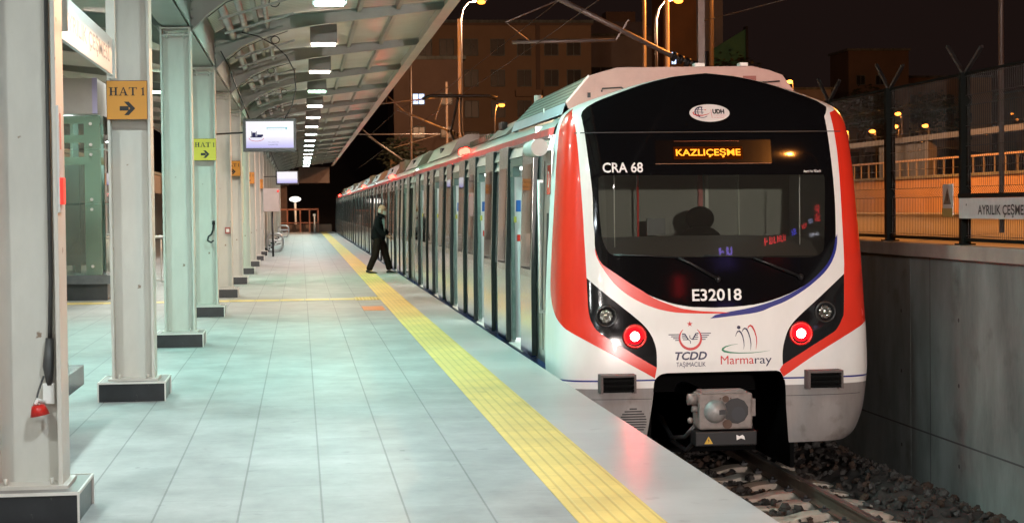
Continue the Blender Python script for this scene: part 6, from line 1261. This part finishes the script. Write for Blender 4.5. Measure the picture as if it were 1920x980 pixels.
tree(104, 290, 8, 12, 6, "dark tree behind the gap between the two fence posts", 3)
tree(120, 262, 6, 13, 7, "large dark tree behind the fence near the right edge", 4)
tree(66, 262, 8, 12, 5, "dark tree left of the first forked fence post", 5)
tree(9.0, 150, -1.5, 9, 3, "small dark tree beyond the end of the train", 6)
# ------------------------------------------------------------------ the man stepping into the train
def skin_mesh(name, chains, mats, parent, sub=2, extra=None, smooth=True, fat=1.0):
    """grow a continuous surface over chains of (point, radius); chains share joints by equal coordinates"""
    me = bpy.data.meshes.new(name); idx = {}; vs_ = []; rs = []; es = []
    def vid(p, r):
        k = tuple(round(c, 4) for c in p)
        if k not in idx: idx[k] = len(vs_); vs_.append(p); rs.append(r)
        return idx[k]
    for ch in chains:
        ids = [vid(p, r) for p, r in ch]
        es += [(a, b) for a, b in zip(ids[:-1], ids[1:]) if a != b]
    off = wloc(parent)
    me.from_pydata([tuple(Vector(p) - off) for p in vs_], es, []); o = bpy.data.objects.new(name, me); COL.objects.link(o)
    md = o.modifiers.new("skin", 'SKIN'); md.use_smooth_shade = True; md.branch_smoothing = .6
    for i, v in enumerate(me.skin_vertices[0].data):
        r = rs[i]; r = tuple(q * fat for q in r) if isinstance(r, tuple) else r * fat; v.radius = r if isinstance(r, tuple) else (r, r); v.use_root = (i == 0)
    s_ = o.modifiers.new("sub", 'SUBSURF'); s_.levels = s_.render_levels = sub
    dg = bpy.context.evaluated_depsgraph_get(); m2 = bpy.data.meshes.new_from_object(o.evaluated_get(dg)); bpy.data.objects.remove(o); bpy.data.meshes.remove(me)
    m2.name = name
    for m_ in (mats if isinstance(mats, (list, tuple)) else [mats]): m2.materials.append(m_)
    for p in m2.polygons: p.use_smooth = smooth
    if extra:
        bm = bmesh.new(); bm.from_mesh(m2)
        for mb in extra:
            t_ = bpy.data.meshes.new("tmp"); t_.from_pydata([tuple(Vector(p) - off) for p in mb.v], [], mb.f)
            for p in t_.polygons: p.use_smooth = True
            bm.from_mesh(t_); bpy.data.meshes.remove(t_)
        bm.to_mesh(m2); bm.free()
    o2 = bpy.data.objects.new(name, m2); link(o2, parent); return o2
MY = 44.72; MX = 2.0
P = lambda x, y, z: (MX + x, MY + y, z)
MAN = thing("person", (MX, MY, 0), "older bald bearded man in a dark jacket and dark trousers stepping into the train", "person")
M_skin = mat("skin", (.50, .28, .20), .5, var=.06, spec=.3); M_jacket = mat("dark jacket cloth", (.010, .010, .012), .9, var=.3, vscale=18, bump=.3, bscale=30, spec=.08); M_trous = mat("dark brown trousers", (.018, .012, .010), .9, var=.3, vscale=14, bump=.2, bscale=20, spec=.08)
M_beard = mat("white hair", (.62, .60, .56), .8, bump=.4, bscale=120); M_shoe = mat("black shoe", (.010, .010, .010), .35); M_shirt = mat("grey shirt", (.26, .28, .30), .8)
# head: profile facing +x
hd = MB(); hc = Vector(P(.03, 0, 1.585)); n = 18; v = []; f = []
for i in range(n + 1):
    for k in range(2 * n):
        a = math.pi * i / n; b = math.pi * k / n; d = Vector((math.sin(a) * math.cos(b), math.sin(a) * math.sin(b), math.cos(a)))
        sx, sy, sz = .098, .077, .122
        if d.z < 0: sx *= 1 - .18 * (-d.z) ** 1.5; sy *= 1 - .30 * (-d.z) ** 1.3
        p = Vector((d.x * sx, d.y * sy, d.z * sz))
        if d.x > 0:
            fr = d.x ** 2
            p.x += .034 * math.exp(-((d.z + .12) / .16) ** 2 - (d.y / .17) ** 2) * fr                     # nose
            p.x += .012 * math.exp(-((d.z - .24) / .12) ** 2 - (d.y / .5) ** 2) * fr                      # brow
            p.x -= .012 * math.exp(-((d.z - .06) / .10) ** 2 - ((abs(d.y) - .36) / .16) ** 2) * fr        # eye sockets
            p.x += .018 * math.exp(-((d.z + .80) / .18) ** 2 - (d.y / .4) ** 2)                           # chin
            p.x += .008 * math.exp(-((d.z + .44) / .07) ** 2 - (d.y / .28) ** 2) * fr                     # lips
        v.append(hc + p)
for i in range(n):
    for k in range(2 * n): f.append((i * 2 * n + k, i * 2 * n + (k + 1) % (2 * n), (i + 1) * 2 * n + (k + 1) % (2 * n), (i + 1) * 2 * n + k))
hd.add(v, f, 0, True)
for s in (-1, 1): hd.ball(hc + Vector((-.015, s * .078, -.01)), .032, n=6, squash=(.75, .35, 1))
def hand(w, d, up_, side):
    """palm and five bent fingers leaving wrist w in direction d"""
    d = Vector(d).normalized(); u = Vector(up_).normalized(); s = d.cross(u).normalized() * side; w = Vector(w); ch = []
    palm = w + d * .075
    ch.append([(tuple(w), .026), (tuple(w + d * .035), (.032, .022)), (tuple(palm), (.036, .018))])
    for i, (o, L_) in enumerate(((-.028, .070), (-.010, .080), (.010, .076), (.027, .060))):
        b = palm + s * o; k1 = b + d * L_ * .5 - u * .006; k2 = k1 + d * L_ * .30 - u * .022; k3 = k2 + d * L_ * .12 - u * .026
        ch.append([(tuple(palm), (.036, .018)), (tuple(b + d * .012), .0095), (tuple(k1), .009), (tuple(k2), .0082), (tuple(k3), .007)])
    tb = w + d * .03 - s * .030
    ch.append([(tuple(w + d * .035), (.032, .022)), (tuple(tb), .012), (tuple(tb + d * .032 - s * .018 - u * .008), .0105), (tuple(tb + d * .058 - s * .014 - u * .018), .008)])
    return ch
hip = P(-.06, 0, .93); waist = P(-.055, 0, 1.06); chest = P(-.05, 0, 1.25); nb = P(-.01, 0, 1.42); nt_ = P(.015, 0, 1.50)
shN, elN, wrN = P(-.10, -.19, 1.36), P(-.09, -.25, 1.08), P(.14, -.25, .93)
shF, elF, wrF = P(-.06, .19, 1.36), P(.04, .24, 1.08), P(.22, .22, .95)
hN, kN, aN = P(-.10, -.09, .90), P(-.14, -.09, .50), P(-.315, -.08, .115)          # trailing leg, near the camera
hF, kF, aF = P(-.02, .09, .90), P(.10, .09, .50), P(.20, .09, .10)                  # leading leg
body = [[(hip, .10), (waist, .09), (chest, .10), (nb, .06), (nt_, .052), (P(.022, 0, 1.56), .05)],
        [(chest, .10), (shN, .035), (elN, .042), (wrN, .028)], [(chest, .10), (shF, .035), (elF, .042), (wrF, .028)],
        [(hip, .10), (hN, .075), (kN, .052), (aN, .030), (P(-.30, -.08, .05), .022), (P(-.22, -.08, .03), .018)],
        [(hip, .10), (hF, .075), (kF, .052), (aF, .030), (P(.22, .09, .05), .022), (P(.31, .09, .025), .016)]]
body += hand(wrN, (.75, 0, -.55), (.55, 0, .75), 1) + hand(wrF, (.75, 0, -.55), (.55, 0, .75), -1)
skin_mesh("body", body, M_skin, MAN, 2, [hd])
jk = [[(P(-.075, 0, .80), (.17, .135)), (P(-.075, 0, .93), (.165, .135)), (waist, (.165, .13)), (chest, (.175, .14)), (P(-.035, 0, 1.37), (.13, .10)), (P(-.01, 0, 1.44), (.075, .075))],
      [(chest, (.175, .14)), (shN, .088), (P(-.11, -.24, 1.20), .076), (elN, .070), (P(.03, -.26, .99), .062), (P(.12, -.255, .945), .054)],
      [(chest, (.175, .14)), (shF, .088), (P(-.02, .24, 1.20), .076), (elF, .070), (P(.14, .235, 1.0), .062), (P(.20, .225, .965), .054)]]
jo = skin_mesh("jacket", jk, M_jacket, MAN, 2, fat=1.26)
g = MB()
for zc_, r_, h_ in ((1.425, .092, .0), (1.455, .088, .0), (1.485, .080, .0)): pass
n = 20; v = []; rings = ((1.395, .115, .105), (1.435, .095, .088), (1.475, .084, .078), (1.492, .086, .080), (1.470, .072, .066))
for z_, rx_, ry_ in rings: v += [P(.005 + rx_ * math.cos(2 * math.pi * k / n) + .25 * (1.44 - z_), ry_ * math.sin(2 * math.pi * k / n), z_ - .030 * math.cos(2 * math.pi * k / n)) for k in range(n)]
g.add(v, [(i * n + k, i * n + (k + 1) % n, (i + 1) * n + (k + 1) % n, (i + 1) * n + k) for i in range(len(rings) - 1) for k in range(n)], 0, True).build("collar", M_jacket, jo)
MB().box(MX + .02, MX + .09, MY - .185, MY - .165, 1.245, 1.255).bar(P(.02, -.155, 1.03), P(.06, -.15, .92), .012, .006).build("pocket_zip", mat("zip grey", (.25, .25, .26), .4), jo)
MB().tube([P(.050, -.02, 1.40), P(.066, -.03, 1.30), P(.066, -.04, 1.10), P(.055, -.04, .95)], [.03, .042, .042, .03], 10).build("shirt", M_shirt, MAN)
tr = [[(P(-.06, 0, .95), (.15, .135)), (P(-.06, 0, .86), (.145, .12)), (hN, .098), (P(-.12, -.09, .70), .094), (kN, .080), (P(-.23, -.085, .30), .074), (P(-.305, -.08, .13), .070), (P(-.315, -.08, .075), .066)],
      [(P(-.06, 0, .86), (.145, .12)), (hF, .098), (P(.04, .09, .70), .094), (kF, .080), (P(.155, .09, .30), .074), (P(.20, .09, .13), .072), (P(.21, .09, .075), .068)]]
skin_mesh("trousers", tr, M_trous, MAN, 2, fat=1.20)
def shoe(x, y, tilt, side):
    g = MB(); n = 14; v = []; prof = [(-.10, .035, .055), (-.06, .040, .075), (.0, .042, .07), (.07, .045, .05), (.13, .042, .040), (.17, .028, .028), (.185, .010, .015)]
    for dx, w_, h_ in prof: v += [(x + dx, y + w_ * math.cos(2 * math.pi * k / n), max(0.0, .0 + h_ * (.5 + .5 * math.sin(2 * math.pi * k / n))) + max(0, -dx) * tilt) for k in range(n)]
    f = [(i * n + k, i * n + (k + 1) % n, (i + 1) * n + (k + 1) % n, (i + 1) * n + k) for i in range(len(prof) - 1) for k in range(n)] + [tuple(range(n))]
    g.add(v, f, 0, True); g.build("shoe", M_shoe, MAN)
shoe(MX - .295, MY - .08, .35, 1); shoe(MX + .225, MY + .09, 0, -1)
# hair fringe, beard and spectacles
g = MB()
for k in range(420):
    q = random.Random(k); a = q.uniform(1.9, 4.4); z = q.uniform(-.065, .02); g.ball(hc + Vector((.093 * math.cos(a) * (1 - .5 * max(0, -z - .02)), .074 * math.sin(a) * (1 - .5 * max(0, -z - .02)), z)), q.uniform(.005, .008), n=3)
for k in range(520):
    q = random.Random(900 + k); a = q.uniform(-1.35, 1.35); t_ = q.random(); z = -.055 - .085 * t_ + .03 * abs(a) / 1.35
    if t_ < .25 and abs(a) < .25: continue
    r_ = (.086 + .008 * (1 - t_)) * (1 - .10 * max(0, t_ - .5)); g.ball(hc + Vector((r_ * math.cos(a) + .012 * math.exp(-(a / .6) ** 2), .068 * math.sin(a) * (1 - .28 * t_), z)), q.uniform(.006, .010), n=3)
g.build("hair_and_beard", M_beard, MAN)
g = MB()
for s in (-1, 1):
    c = hc + Vector((.098, s * .033, .012)); g.tube([c + Vector((.004 * math.sin(2 * a), .026 * math.cos(a), .018 * math.sin(a))) for a in np.linspace(0, 6.283, 17)], .0025, 5, caps=False); g.tube([c + Vector((0, s * .026, .006)), hc + Vector((-.01, s * .080, .012))], .0025, 5)
g.tube([hc + Vector((.104, -.008, .014)), hc + Vector((.106, 0, .017)), hc + Vector((.104, .008, .014))], .0025, 5)
g.build("spectacles", M_black, MAN)
g = MB()
for s in (-1, 1): g.ball(hc + Vector((.084, s * .032, .012)), .011, n=5)
g.build("eyes", mat("dark eye", (.03, .02, .015), .2), MAN)
